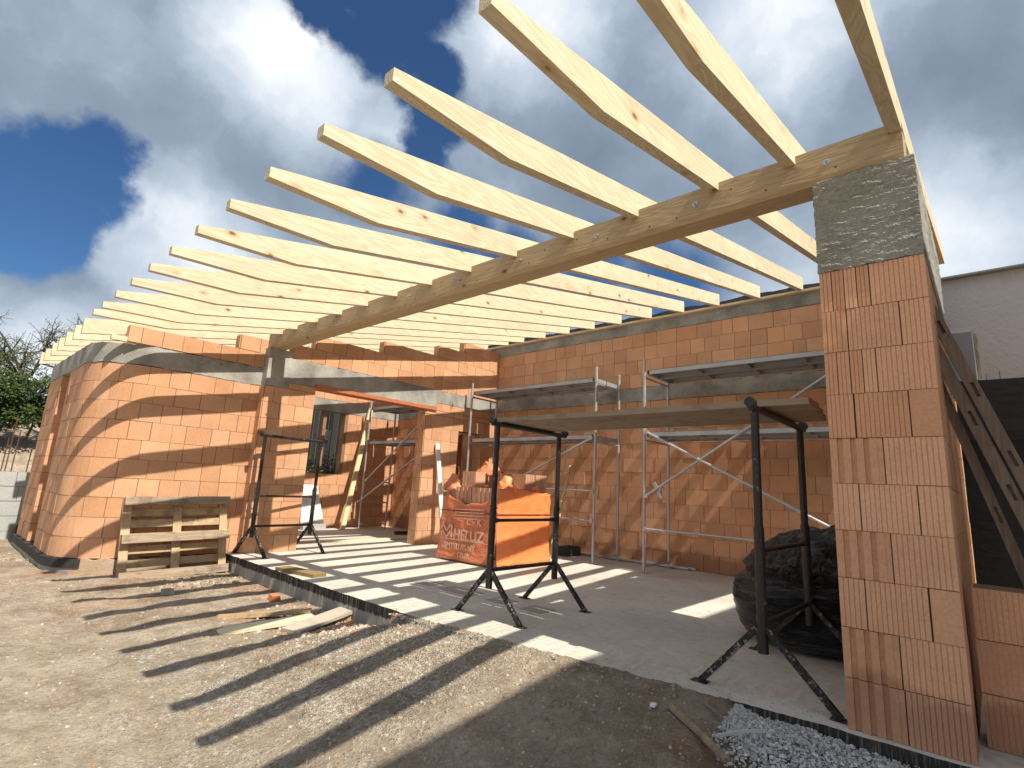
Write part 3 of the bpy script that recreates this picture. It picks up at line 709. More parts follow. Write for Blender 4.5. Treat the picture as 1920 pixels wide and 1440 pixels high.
# ------------------------------------------------------------------ beam and rafters
bt = thing('roof_beam', 'long yellowish timber beam running from the concrete pier head to the far pier', 'timber beam')
mb = MB(); mb.prism([(.001, -.465, 3.135), (.012, -.465, 3.115), (.022, -.465, 3.098), (.2, -.465, 3.098), (.2, -.465, 3.335), (.001, -.465, 3.335)], (0, 8.2, 0)); mb.build('timber', WOODY, bt)
for k in range(10):
    y = -.08+.84*k if k < 9 else 7.38
    if k == 9: break
    mb = MB(); mb.tube((.0, y, 3.222), (-.004, y, 3.222), .021, 14); mb.tube((-.004, y, 3.222), (-.016, y, 3.222), .011, 6); mb.tube((-.016, y, 3.222), (-.028, y, 3.222), .006, 6)
    mb.build('bolt', CHROME, bt)
mb = MB(); R3 = random.Random(9)
for k in range(26):
    y = -.4+k*.31+R3.uniform(-.08, .08); z = R3.choice([3.16, 3.17, 3.28, 3.25]); mb.tube((.0, y, z), (-.002, y, z), .006, 7)
mb.build('screw_heads', mat('dark screw hole', lambda t, b: (.05, .03, .02), .7), bt)
YR = [-.465, .094, .59, 1.218, 1.84, 2.49, 3.11, 3.73, 4.36, 4.97, 5.58, 6.21, 6.81, 7.28, 7.93, 8.47, 9.07, 9.64, 10.20, 10.86, 11.34]
RW = .07
def lowz(x): return 3.277+.2055*x
mb = MB(); mb.prism([(-2.3, 0, 2.935), (-1.5, 0, lowz(-1.5)), (5.12, 0, lowz(5.12)), (5.12, 0, lowz(5.12)+.2), (-2.3, 0, 3.005)], (0, RW, 0)); ra = mb.build('rafter', WOOD)
mb = MB(); mb.prism([(-2.28, 0, lowz(-2.28)), (5.12, 0, lowz(5.12)), (5.12, 0, lowz(5.12)+.2), (-2.28, 0, lowz(-2.28)+.2)], (0, RW, 0)); rb = mb.build('rafter', WOOD)
ordn = ['nearest', 'second', 'third', 'fourth', 'fifth', 'sixth', 'seventh', 'eighth', 'ninth', 'tenth', 'eleventh', 'twelfth', 'thirteenth', 'last']
ord2 = ['first', 'second', 'third', 'fourth', 'fifth', 'sixth', 'last']
for i, y in enumerate(YR):
    blunt = i >= 14
    o = (rb if i == 14 else rb.copy()) if blunt else (ra if i == 0 else ra.copy())
    if i not in (0, 14): C.objects.link(o)
    o.location = (0, y, 0)
    lab = ('%s square-ended rafter over the curved wall, counted from the beam' % ord2[i-14]) if blunt else \
          ({0: 'pale taper-ended rafter right above the concrete pier head', 1: 'pale taper-ended rafter just left of the concrete pier head'}.get(i) or '%s pale taper-ended rafter across the beam, counted from the pier' % ordn[i])
    tag(o, lab, 'rafter', 'rafters laid across the beam')
# small timber blocking at the curved wall head
mb = MB(); mb.box((-2.0, 7.74, 2.777), (-1.35, 7.81, 2.84)); tag(mb.build('timber_offcut', WOOD), 'short timber offcut wedged on the concrete band of the curved wall', 'timber offcut')

# ------------------------------------------------------------------ trestles
def make_trestle(label, y0, x0=.12, span=.98, legs=True):
    t = thing('trestle', label, 'trestle', (x0, y0, 0), 'black steel builder\'s trestles')
    for i, px in enumerate((0, span)):
        mb = MB(); mb.tube((px, 0, .25), (px, 0, .97), .031, 14); p = mb.build('post', BLACKP, t, smooth=False)
        mb = MB(); mb.tube((px, 0, .96), (px, 0, 1.70), .025, 12); mb.build('inner_tube', BLACKP, p)
        mb = MB(); mb.tube((px-.05, -.01, .945), (px+.05, -.01, .945), .006, 6)
        mb.tube((px-.05, -.01, .945), (px-.055, -.01, .90), .004, 5); mb.build('lock_pin', RUST, p)
        mb = MB(); q = Vector((px-.055, -.012, .905)); 
        for k in range(16):
            n = Vector((px-.055+.04*math.sin(k/15*math.pi*.9), -.012-.004*k/15, .905-.19*math.sin(k/15*math.pi*.62)))
            mb.tube(q, n, .0035, 5); q = n
        mb.build('chain', RUST, p)
        for sg in (-1, 1):
            mb = MB(); mb.beam((px, sg*.02, .395), (px, sg*.385, .006), .035, .035, (1, 0, 0)); l = mb.build('leg', BLACKLEG, t)
            mb = MB(); mb.box((px-.035, sg*.385-.05, 0.001), (px+.035, sg*.385+.05, .007)); mb.build('foot_plate', BLACKLEG, l)
    mb = MB(); mb.tube((-.075, 0, 1.715), (span+.11, 0, 1.715), .024, 12)
    mb.tube((-.095, 0, 1.742), (-.045, 0, 1.742), .033, 14); mb.tube((span+.075, 0, 1.742), (span+.125, 0, 1.742), .033, 14); mb.build('top_bar', BLACKP, t)
    mb = MB(); mb.tube((.02, 0, .835), (span-.02, 0, .835), .016, 10); mb.tube((.0, 0, .835), (.07, 0, .835), .021, 10); mb.tube((span-.07, 0, .835), (span, 0, .835), .021, 10); mb.build('cross_bar', BLACKP, t)
    mb = MB(); mb.tube((.0, 0, .405), (span, 0, .405), .018, 10); mb.build('cross_bar', BLACKP, t)
    return t
tr = make_trestle('black trestle standing nearest, beside the foreground brick pier', .43, .09, 1.08)
t2 = make_trestle('black trestle in the middle of the slab, in front of the orange block pack', 2.75, .15, .96)
t3 = make_trestle('empty black trestle standing before the far pier, left of the doorway', 7.32, -.02, .98); t3.rotation_euler = (0, 0, rad(9))

# boards on the trestles
for i, (xa, xb, ya, yb, lab) in enumerate(((.20, .47, .14, 2.92, 'front scaffold board lying across the two nearer trestles'), (.48, .74, .17, 3.02, 'middle scaffold board lying across the two nearer trestles'), (.755, 1.02, .21, 2.98, 'rear scaffold board lying across the two nearer trestles'))):
    mb = MB(); mb.box((xa, ya, 1.741), (xb, yb, 1.785)); tag(mb.build('scaffold_board', WOODY2), lab, 'board', 'boards across the trestles')

# ------------------------------------------------------------------ scaffolds
def deck(mbn, xa, xb, ya, yb, z, parent):
    mb = MB(); w = (xb-xa-.02)/2
    for i in range(2):
        a = xa+i*(w+.02)
        mb.box((a, ya, z+.018), (a+w, yb, z+.024)); mb.box((a, ya, z-.045), (a+.006, yb, z+.023)); mb.box((a+w-.006, ya, z-.045), (a+w, yb, z+.023))
        mb.box((a+.004, ya, z-.044), (a+.035, yb, z-.040)); mb.box((a+w-.035, ya, z-.044), (a+w-.004, yb, z-.040))
        for k in range(1, 4):
            y = ya+(yb-ya)*k/4; mb.box((a+.007, y-.02, z-.03), (a+w-.007, y+.02, z+.012))
        mb.box((a, ya-.01, z-.05), (a+w, ya+.03, z+.022)); mb.box((a, yb-.03, z-.05), (a+w, yb+.01, z+.022))
    return mb.build('deck', DECKS, parent)
def frame(parent, x0, x1, y, ztop, zs=(.10, 1.98)):
    mb = MB()
    for x in (x0, x1):
        mb.tube((x, y, .06), (x, y, ztop), .024, 12); mb.tube((x, y, .0), (x, y, .08), .016, 8); mb.box((x-.06, y-.06, .001), (x+.06, y+.06, .007))
        for zz in (1.18, 2.12, 3.0):
            if zz < ztop: mb.tube((x, y, zz), (x, y, zz+.08), .031, 10)
    for z in zs: mb.tube((x0, y, z), (x1, y, z), .017, 8)
    return mb.build('end_frame', STEEL, parent)
def brace(parent, a, b, r=.02, name='brace'):
    mb = MB(); a = Vector(a); b = Vector(b); mb.tube(a, b, r, 10)
    for p in (a, b): mb.obox(p, (.022, 0, 0), (0, .03, 0), (0, 0, .03))
    return mb.build(name, STEEL, parent)
s1 = thing('scaffold', 'galvanised scaffold along the back wall behind the orange block pack', 'scaffold', (0, 0, 0), 'steel frame scaffolds')
frame(s1, 4.17, 4.93, 4.28, 3.28, (.10, 1.98, 2.98)); frame(s1, 4.17, 4.93, 7.36, 3.28, (.10, 1.98, 2.98))
deck('d', 4.17, 4.93, 4.32, 7.30, 3.07, s1); deck('d', 4.17, 4.93, 4.32, 7.30, 2.08, s1)
brace(s1, (4.14, 4.34, 2.04), (4.14, 7.28, .72)); brace(s1, (4.14, 4.30, 1.16), (4.14, 7.34, 1.16), .014, 'guard_rail'); brace(s1, (4.14, 4.30, .68), (4.14, 7.34, .68), .014, 'guard_rail')
s2 = thing('scaffold', 'galvanised scaffold with crossed diagonal braces, partly hidden by the foreground pier', 'scaffold', (0, 0, 0), 'steel frame scaffolds')
frame(s2, 4.10, 4.93, 3.33, 3.28, (.10, 1.98, 2.98)); frame(s2, 4.10, 4.93, .32, 3.28, (.10, 1.98, 2.98))
deck('d', 4.10, 4.93, .36, 3.28, 3.07, s2); deck('d', 4.10, 4.93, .36, 3.28, 2.08, s2)
brace(s2, (4.07, 3.28, 2.10), (4.07, .45, .67)); brace(s2, (4.07, 3.28, 1.13), (4.07, .72, 2.78)); brace(s2, (4.07, 3.30, .64), (4.07, .35, .62), .016, 'guard_rail')
mb = MB(); mb.beam((4.13, 3.18, 1.33), (4.13, 3.05, 1.10), .03, .05); mb.tube((4.05, 3.03, 1.26), (4.15, 3.03, 1.26), .012, 6); mb.build('coupler', STEEL, s2)
s3 = thing('scaffold', 'scaffold in the room beyond the wide doorway, beside the small window', 'scaffold', (0, 0, 0), 'steel frame scaffolds')
frame(s3, 4.02, 4.78, 10.85, 3.15, (.10, .62, 1.12)); frame(s3, 4.02, 4.78, 8.25, 3.15, (.10, 1.98))
deck('d', 4.02, 4.78, 8.3, 10.8, 2.93, s3); deck('d', 4.02, 4.78, 8.3, 10.8, 2.08, s3)
brace(s3, (3.99, 10.7, 1.15), (3.99, 8.35, 2.75)); brace(s3, (3.99, 10.95, .62), (3.99, 8.35, 1.95))

# ------------------------------------------------------------------ film-wrapped pack of blocks on its pallet
PX0, PX1, PY0, PY1 = 2.34, 3.52, 4.74, 5.92
pl = thing('pallet', 'wooden pallet under the orange film-wrapped pack of blocks', 'pallet')
mb = MB()
for x in (PX0+.02, PX0+.53, PX1-.12): mb.box((x, PY0, .001), (x+.1, PY1, .02))
for x in (PX0+.02, PX0+.53, PX1-.12):
    for y in (PY0, PY0+.52, PY1-.14): mb.box((x, y, .0205), (x+.1, y+.14, .095))
for k in range(6): mb.box((PX0, PY0+k*.215, .0955), (PX1, PY0+k*.215+.1, .116))
mb.build('pallet_boards', WOODP, pl)
pk = thing('block_pack', 'pack of clay blocks wrapped in torn printed orange film', 'pack of blocks')
mb = MB(); R4 = random.Random(12)
for k in range(4):
    z0 = .12+k*.25
    for j in range(4):
        for i in range(9):
            y0_ = PY0+.02+j*.285; x0_ = PX0+.02+i*.128; r = R4.random()
            if i in (0, 8) or j in (0, 3) or k == 3:
                n = 6 if i == 0 else 1
                if n == 1: mb.box((x0_, y0_, z0+.002), (x0_+.124, y0_+.28, z0+.248), r)
                else:
                    for q in range(n):
                        mb.box((x0_+(0 if q % 2 == 0 else .012), y0_+q*.28/n, z0+.002), (x0_+.124, y0_+(q+1)*.28/n, z0+.248), r)
mb.build('clay_blocks', mat('stacked clay block', brick_fn((.50, .26, .16), (.62, .34, .21), rib=False), .9), pk)
# film: left (printed) face, lower 0.9 m, and front face; wavy sheets with real thickness by solidify-like double wall
def sheet(fn, nu, nv, name, m, parent, smooth=True):
    mb = MB()
    for j in range(nv+1):
        for i in range(nu+1): mb.v.append(tuple(fn(i/nu, j/nv)))
    for j in range(nv):
        for i in range(nu):
            a = j*(nu+1)+i; mb.face((a, a+1, a+nu+2, a+nu+1))
    o = mb.build(name, m, parent, smooth=smooth); md = o.modifiers.new('thickness', 'SOLIDIFY'); md.thickness = .003; return o
def wr(p, amp): return Vector(p)+Vector((amp*mn.noise(Vector(p)*7), amp*mn.noise(Vector(p)*7+Vector((9, 0, 0))), amp*.5*mn.noise(Vector(p)*8+Vector((0, 9, 0)))))
def left_f(u, v):
    y = PY1+.02-(PY1-PY0+.04)*u; top = .93+.05*math.sin(u*9)+.06*mn.noise(Vector((u*6, 0, 0)))-.05*u
    z = .03+(top-.03)*v; flare = .05*(1-v)**4
    return wr((PX0-.018-flare, y, z), .022*(.4+v))
def front_f(u, v):
    x = PX0-.02+(PX1-PX0+.06)*u; top = 1.10+.03*math.sin(u*5)
    z = .03+(top-.03)*v; flare = .045*(1-v)**5
    return wr((x, PY0-.02-flare, z), .014)
sheet(left_f, 46, 34, 'film_wrap', FILM, pk); sheet(front_f, 40, 34, 'film_wrap', FILMS, pk)
def ruff(cx, cy, cz, sx, sy, sz, seed, n=22):
    def f(u, v):
        a = u*2*math.pi; rr = (1-v*.8)
        p = Vector((cx+sx*rr*math.cos(a), cy+sy*rr*math.sin(a), cz+sz*v))
        q = p*9+Vector((seed, 0, 0)); return p+Vector((.06*mn.noise(q), .06*mn.noise(q+Vector((3, 0, 0))), .07*mn.noise(q*1.3+Vector((0, 5, 0)))))
    return f
sheet(ruff(PX0+.12, PY1-.1, 1.08, .17, .22, .22, 1), 30, 10, 'loose_film', FILM, pk)
sheet(ruff(PX0+.55, PY1-.45, 1.34, .22, .28, .20, 5), 30, 10, 'loose_film', FILM, pk)
sheet(ruff(PX0+.30, PY0+.12, 1.08, .16, .16, .22, 3), 30, 10, 'loose_film', FILMS, pk)
sheet(ruff(PX1-.20, PY0+.08, 1.06, .30, .10, .10, 11), 30, 8, 'loose_film', FILMS, pk)
mb = MB(); mb.box((PX0-.03, PY0-.035, .742), (PX1+.03, PY0-.026, .756)); mb.box((PX0-.045, PY0-.03, .742), (PX0-.035, PY1+.03, .756)); mb.build('strap', mat('dark red strap', lambda t, b: (.22, .05, .03), .5), pk)
# printing on the film (reads towards -Y on the left face)
def text_mesh(body, size, org, name='printed_lettering', rotz=-math.pi/2, shear=0, mt=PRINT, parent=None):
    cu = bpy.data.curves.new('txt', 'FONT'); cu.body = body; cu.size = size; cu.extrude = .002; cu.offset = size*.018; cu.shear = shear
    ob = bpy.data.objects.new('txt', cu); C.objects.link(ob); dg = bpy.context.evaluated_depsgraph_get(); dg.update()
    me = bpy.data.meshes.new_from_object(ob.evaluated_get(dg)); bpy.data.objects.remove(ob)
    me.materials.clear(); me.materials.append(mt)
    Mx = Matrix.Translation(Vector(org)) @ Matrix.Rotation(rotz, 4, 'Z') @ Matrix.Rotation(math.pi/2, 4, 'X')
    me.transform(Mx); o = bpy.data.objects.new(name, me); C.objects.link(o)
    if parent: o.parent = parent
    return o
XP = PX0-.062
text_mesh('HELUZ', .21, (XP, PY1-.34, .335), parent=pk)
text_mesh('SMYSLUPLN\u00dd', .115, (XP-.012, PY1-.16, .195), parent=pk)
text_mesh('CELEK', .095, (XP-.022, PY1-.48, .085), parent=pk)
text_mesh('K', .15, (XP, PY1-.84, .56), parent=pk); text_mesh('C', .12, (XP, PY1-.62, .56), parent=pk)
mb = MB()                                             # the film maker's emblem: an M over an upward chevron
def pl_(a, b, w=.03): mb.beam((XP, PY1-a[0], a[1]), (XP, PY1-b[0], b[1]), .004, w, (0, .3, 1))
for a, b in (((.07, .35), (.07, .56)), ((.29, .35), (.29, .56)), ((.07, .56), (.18, .44)), ((.18, .44), (.29, .56)), ((.07, .46), (.18, .34)), ((.18, .34), (.29, .46))):
    mb.beam((XP, PY1-a[0], a[1]), (XP, PY1-b[0], b[1]), .03, .004, (1, 0, 0))
for k in range(4): mb.beam((XP, PY1-.34, .64+.045*k), (XP, PY1-.98, .66+.045*k), .014, .004, (1, 0, 0))
mb.beam((XP, PY1-.05, .325), (XP, PY1-1.15, .325), .012, .004, (1, 0, 0))
mb.build('printed_emblem', PRINT, pk)
# loose blocks on top
def loose_block(x, y, z, lab, ang=0, m=None, hh=.24):
    mb = MB()
    for q in range(5): mb.box((-.12+(0 if q % 2 == 0 else .0), -.14+q*.056, 0), (.12, -.14+q*.056+.046, hh), random.random())
    mb.box((-.115, -.135, .004), (.115, .135, hh-.004))
    o = mb.build('clay_block', m or mat('loose clay block', brick_fn((.50, .27, .17), (.60, .34, .22), rib=False), .9)); o.location = (x, y, z); o.rotation_euler = (0, 0, ang); return tag(o, lab, 'clay block', 'loose blocks on top of the pack')
ob = loose_block(PX0+.22, PY1-.42, 1.122, 'loose clay block on top of the pack, nearest the torn film at the left', .1)
for x, y, lab, a in ((PX0+.62, PY1-.62, 'loose clay block in the middle on top of the pack', 0.05), (PX0+.80, PY0+.18, 'pale sunlit clay block standing on the pack front, left of the other', 1.6), (PX0+1.04, PY0+.16, 'pale sunlit clay block at the front right corner of the pack', 1.55)):
    o = ob.copy(); C.objects.link(o); o.location = (x, y, 1.122); o.rotation_euler = (0, 0, a); o['label'] = lab
# board leaning at the left of the pack
mb = MB(); mb.beam((3.56, 7.22, .0), (3.46, 7.52, 1.93), .10, .03, (0, -1, .2)); tag(mb.build('levelling_board', WHITE), 'narrow white board leaning on the sunlit wall left of the block pack', 'board')
mb = MB(); mb.beam((3.95, 5.0, .0), (5.12, 5.45, 1.62), .05, .03, (0, -1, 0)); tag(mb.build('leaning_batten', WOODZ), 'thin pale batten leaning on the back wall behind the block pack', 'batten')
def plate_fn(t, b):
    o = objc(t); v = t.voro(t.scale(o, 1, .8, 1), 42, 'DISTANCE_TO_EDGE', rnd=.15); return t.mix(t.mapr(v, .08, .2), (.42, .40, .36), (.20, .19, .17)), t.bump(v, .8, .004)
PLATE = mat('perforated strip', plate_fn, .7)
for y0_, y1_, lab in ((4.20, 4.55, 'farthest small perforated plate set on the slab'), (3.54, 4.03, 'longest small perforated plate set on the slab'), (3.06, 3.31, 'small perforated plate on the slab left of the middle trestle foot'), (2.58, 2.84, 'nearest small perforated plate set on the slab')):
    mb = MB(); mb.box((.69, y0_, .0005), (.93, y1_, .0035)); tag(mb.build('perforated_plate', PLATE), lab, 'plate', 'perforated plates on the slab')
# steel tubes at the wall foot, dark box
for i, (x, z, lab) in enumerate(((5.03, .026, 'front galvanised tube lying on the floor along the back wall'), (5.09, .026, 'rear galvanised tube lying on the floor along the back wall'))):
    mb = MB(); mb.tube((x, 3.05-.1*i, z), (x, 6.6+.1*i, z), .024, 10); tag(mb.build('scaffold_tube', STEEL), lab, 'tube', 'tubes along the back wall')
mb = MB(); mb.box((4.55, 5.05, 0), (4.95, 5.30, .15)); mb.box((4.58, 5.07, .15), (4.92, 5.28, .165)); tag(mb.build('dark_block', mat('dark rubber block', lambda t, b: (.05, .055, .06), .7)), 'low dark grey block on the floor behind the block pack', 'block')
# perforated blocks stacked in the corner room
st = None
for k in range(6):
    mb = MB(); mb.box((4.12, 8.55, 1.0+k*.2), (4.72, 8.80, 1.0+k*.2+.195), uvf=lambda p: (p[0], p[2]))
    pass
mb = MB(); U = lambda p: (p[0], p[2])
for k in range(9):
    for i in range(2): mb.box((4.06+i*.31, 8.10+.01*((k+i) % 2), k*.25), (4.36+i*.31, 8.38, k*.25+.246), random.random(), 0, U)
tag(mb.build('block_stack', PERF), 'tall stack of perforated clay blocks seen through the narrow doorway', 'stack of blocks')

# ------------------------------------------------------------------ inner room things
mb = MB(); mb.beam((3.40, 10.55, 0), (4.22, 11.14, 3.05), .11, .05, (0, -1, .2)); tag(mb.build('leaning_plank', WOODZ), 'long pale plank leaning on the wall beside the small window', 'plank')
mb = MB(); mb.prism([(2.62, 11.0, .0), (3.22, 11.0, .0), (2.98, 11.15, .98), (2.62, 11.15, .98)], (0, .04, 0)); tag(mb.build('insulation_board', WHITE), 'white insulation board leaning below the small window', 'insulation board')
mb = MB(); mb.box((2.55, 10.75, 0), (3.1, 10.95, .12)); tag(mb.build('concrete_lump', CONC_PALE), 'pale low concrete kerb stone at the foot of the white insulation board', 'kerb stone')
mb = MB(); mb.beam((1.35, 8.55, .018), (3.75, 8.42, .018), .12, .034); tag(mb.build('floor_plank', WOOD), 'long pale plank lying on the floor just inside the wide doorway', 'plank')
mb = MB(); mb.beam((3.95, 9.3, .04), (4.25, 9.25, .04), .1, .07); tag(mb.build('brick_offcut', RUST), 'small dark offcut on the floor inside the doorway near the jamb', 'offcut')
mb = MB(); mb.beam((-.165, 5.98, .021), (-.05, 5.28, .021), .19, .036); tag(mb.build('wood_offcut', mat('mossy plank', wood_fn((.28, .20, .09), (.17, .12, .05), 1, .3, 1, .3), .9)), 'short dark plank offcut lying on the slab edge before the far trestle', 'offcut')

# ------------------------------------------------------------------ leaning pallet
pa = thing('pallet', 'weathered wooden pallet leaning against the curved block wall', 'pallet', (-.88, 7.37, -.215))
tilt = math.atan2(.24, .98)
pa.rotation_euler = (-tilt, rad(-1.5), rad(0)); L_, H_ = 1.27, 1.04
def pbox(a, b, m, name):
    mb = MB(); mb.box(a, b); o = mb.build(name, m, pa); return o
for k, z in enumerate((.0, .45, .93)): pbox((-L_/2, -.0, z), (L_/2, .022, z+.105), WOODSK, 'skid_board')
for x in (-L_/2+.0, -.05, L_/2-.10):
    for z in (.0, .47, .94):
        pbox((x+.003, .0225, z+.003), (x+.097, .0995, z+.097), WOODPZ, 'block')
    pbox((x, .10, 0), (x+.1, .122, H_), WOODPZ, 'stringer_board')
for z in (.0, .16, .33, .49, .66, .80, .94): pbox((-L_/2, .1225, z), (L_/2, .143, z+.095), WOODP, 'deck_board')

# ------------------------------------------------------------------ boards on the ground
def gboard(p, q, w, h, m, name, lab, up=(0, 0, 1)):
    mb = MB(); mb.beam(p, q, w, h, up); return tag(mb.build(name, m), lab, 'plank', 'planks lying on the soil')
gz = lambda x, y, e=0: ground_z(x, y)+e
gboard((-1.43, 4.46, -.225), (-.62, 4.30, -.175), .20, .028, WOOD, 'plank', 'bright plank lying lowest in the loose pile by the slab edge', (.05, 0, 1))
gboard((-1.27, 4.90, -.205), (-.58, 4.44, -.150), .13, .035, WOODPK, 'plank', 'thin split plank behind the broad grey board in the pile', (0, .1, 1))
gboard((-1.00, 4.01, -.190), (-.13, 4.30, -.130), .21, .028, WOODBR, 'plank', 'broad greyish board on top of the pile, half in shadow', (0, 0, 1))
gboard((-.62, 4.22, -.205), (-.22, 4.18, -.195), .09, .04, WOODPK, 'plank', 'short brown plank end under the broad grey board')
def stick(p, q, w, h, m, lab):
    mb = MB(); p = Vector(p); q = Vector(q); mid = (p+q)/2+Vector((.008, .008, .004)); mb.beam(p, mid, w, h); mb.beam(mid-(mid-p).normalized()*.004, q, w*.95, h*.97); return tag(mb.build('stick', m), lab, 'stick')
stick((-.39, .80, -.015), (-.70, .36, -.055), .032, .018, WOODG, 'grey wooden lath lying from the soil onto the white rubble')
stick((-.54, .48, -.035), (-.36, .29, -.0), .012, .012, mat('pale plastic pipe', lambda t, b: (.5, .49, .48), .6), 'thin pale rod lying on the white rubble')
stick((-.24, .66, .0), (-.33, .52, -.02), .008, .008, WOODG, 'thin reddish twig at the slab edge')
mb = MB(); mb.obox((-.45, .86, gz(-.45, .86, .012)), (.02, .004, 0), (-.003, .014, 0), (0, 0, .006)); tag(mb.build('paper_scrap', LABELW), 'small white scrap on the shaded soil', 'scrap')
mb = MB(); c0 = Vector((-.37, 3.36, gz(-.37, 3.36, .03))); pv = c0
for k in range(1, 19):
    a = k/18*2*math.pi; q = c0+Vector((.02*math.sin(a), .02*math.sin(a), .035-.035*math.cos(a))) if k > 4 else c0+Vector((.01*k/4, .01, -.01+.01*k)); mb.tube(pv, q, .005, 5); pv = q
tag(mb.build('cable_loop', mat('white cable', lambda t, b: (.8, .8, .78), .5)), 'small loop of white cable sticking up by the slab edge', 'cable')
def chunk(x, y, r, m, lab, name='brick_fragment'):
    mb = MB(); import itertools
    P = [Vector((a, b, c)) for a in (-1, 1) for b in (-1, 1) for c in (-.6, .8)]; rr = random.Random(int(x*1000))
    P = [Vector((p.x*rr.uniform(.6, 1.1), p.y*rr.uniform(.6, 1.1), p.z*rr.uniform(.6, 1.1)))*r for p in P]
    z = ground_z(x, y)+r*.4; P = [p+Vector((x, y, z)) for p in P]
    mb.hexa([P[0], P[4], P[6], P[2], P[1], P[5], P[7], P[3]], rr.random()); return tag(mb.build(name, m), lab, 'fragment')
chunk(-.52, 5.35, .055, mat('broken orange brick', lambda t, b: ((.62, .20, .09), t.bump(t.noise(objc(t), 40, 4), .6, .01)), .9), 'bright orange brick fragment by the tarred slab edge')
chunk(-1.28, 6.35, .06, CONC, 'grey concrete lump on the soil in front of the leaning pallet', 'concrete_fragment')
# small chips and stones: one mass
R5 = random.Random(77)
def stones(n, region, size, m, name, lab, rf=None, zoff=.0):
    mb = MB()
    for _ in range(n):
        x, y = region(); 
        if x is None: continue
        r = size(x, y)*R5.choice([.4, .5, .6, .8, 1, 1, 1.4, 2.1]); z = ground_z(x, y)+r*.15+zoff(x, y) if callable(zoff) else ground_z(x, y)+r*.15
        b = len(mb.v); ph = R5.uniform(0, 6.28); k = 5; sx, sy, sz = R5.uniform(.6, 1.4), R5.uniform(.5, 1), R5.uniform(.35, .8)
        ca, sa = math.cos(ph), math.sin(ph)
        def pt(a, rr, h):
            px, py = math.cos(a)*rr*sx*r, math.sin(a)*rr*sy*r; return (x+px*ca-py*sa, y+px*sa+py*ca, z+h*r*sz)
        for i in range(k): mb.v.append(pt(i/k*6.283, R5.uniform(.8, 1.15), -.5))
        for i in range(k): mb.v.append(pt(i/k*6.283+.3, R5.uniform(.5, .95), R5.uniform(.4, .9)))
        mb.v.append(pt(0, 0, R5.uniform(.75, 1.1))); rv = R5.random() if rf is None else rf(x, y)
        for i in range(k):
            j = (i+1) % k; mb.face((b+i, b+j, b+k+j, b+k+i), None, rv); mb.face((b+k+i, b+k+j, b+2*k), None, rv)
    o = mb.build(name, m, fix=False); return tag(o, lab, None, kind='stuff')
def reg_near():
    y = -.9+(R5.random()**1.5)*8.6; x = -3.6+R5.random()*3.6
    if x > edge_x(y)-.01: return None, None
    if (x-CAMLOC.x)**2+(y-CAMLOC.y)**2 < .7: return None, None
    return x, y
stones(8000, reg_near, lambda x, y: .0062, STONE, 'stone_chips', 'small stone and brick chips scattered over the soil')
def reg_gr():
    y = R5.gauss(2.9, .9); x = edge_x(y)-abs(R5.gauss(0, .75))
    return (x, y) if y < 4.6 and x < edge_x(y)-.01 else (None, None)
stones(6500, reg_gr, lambda x, y: .0062, STONE, 'gravel', 'pale gravel spread beside the slab', rf=lambda x, y: R5.uniform(.1, .86))
def reg_rub():
    y = R5.gauss(3.95, .45); x = edge_x(y)-abs(R5.gauss(.1, .35))
    return (x, y) if x < edge_x(y)-.01 else (None, None)
stones(1300, reg_rub, lambda x, y: .012, STONE, 'rubble', 'orange brick rubble and white lumps beside the plank pile', rf=lambda x, y: R5.choice([.9, .95, 1, .85, .8, .9]))
def reg_white():
    y = .52-abs(R5.gauss(0, .42)); x = -.045-abs(R5.gauss(0, .26))*(.4+.9*min(1, max(0, (.6-y)/.4)))
    return (x, y) if x < edge_x(y)-.005 and y > -.6 else (None, None)
stones(13000, reg_white, lambda x, y: .0068, WHITEGRAV, 'white_rubble', 'heap of pale grey-white rubble at the foot of the foreground pier', zoff=lambda x, y: (.055*math.exp(-((x+.28)**2+(y-.2)**2)/.06))*R5.random()+.03*R5.random()+.004)
def reg_far():
    if R5.random() < .5: return (R5.gauss(-.75, .25), R5.gauss(6.72, .09))
    y = R5.gauss(8.0, .35) if R5.random() < .4 else R5.gauss(7.0, .25); x = R5.uniform(-2.6, -1.9) if y > 7.5 else R5.uniform(-1.3, -.25)
    if y > 7.5: y = y+1.2
    return (x, y) if x < (-2.15 if y > 7.6 else edge_x(y)-.02) else (None, None)
stones(420, reg_far, lambda x, y: .020, STONE, 'plaster_rubble', 'white plaster lumps scattered by the pallet and the wall corner')

R9 = random.Random(5); mb = MB()
for k in range(1500):
    x = R9.uniform(-.1, 4.9)**1.0; y = R9.uniform(-.3, 7.4) if R9.random() < .6 else R9.gauss(.6, .5)
    if x < edge_x(y)+.05 or (y < 0 and x > -.02): continue
    if R9.random() < .3: x = edge_x(y)+.05+abs(R9.gauss(0, .12))
    if y < .02 and x > -.02: continue
    r = R9.choice([.002, .003, .004, .006]); a = R9.uniform(0, 3); b = len(mb.v)
    P = [(x+r*math.cos(a+i*2.1)*R9.uniform(.6, 1.4), y+r*math.sin(a+i*2.1)*R9.uniform(.6, 1.4), .0005) for i in range(3)]+[(x, y, r*.8)]
    mb.v += P; rv = R9.random()
    for q in ((0, 1, 3), (1, 2, 3), (2, 0, 3)): mb.face([b+i for i in q], None, rv)
tag(mb.build('grit', STONE, fix=False), 'loose grit and mortar crumbs on the concrete slab', None, kind='stuff')
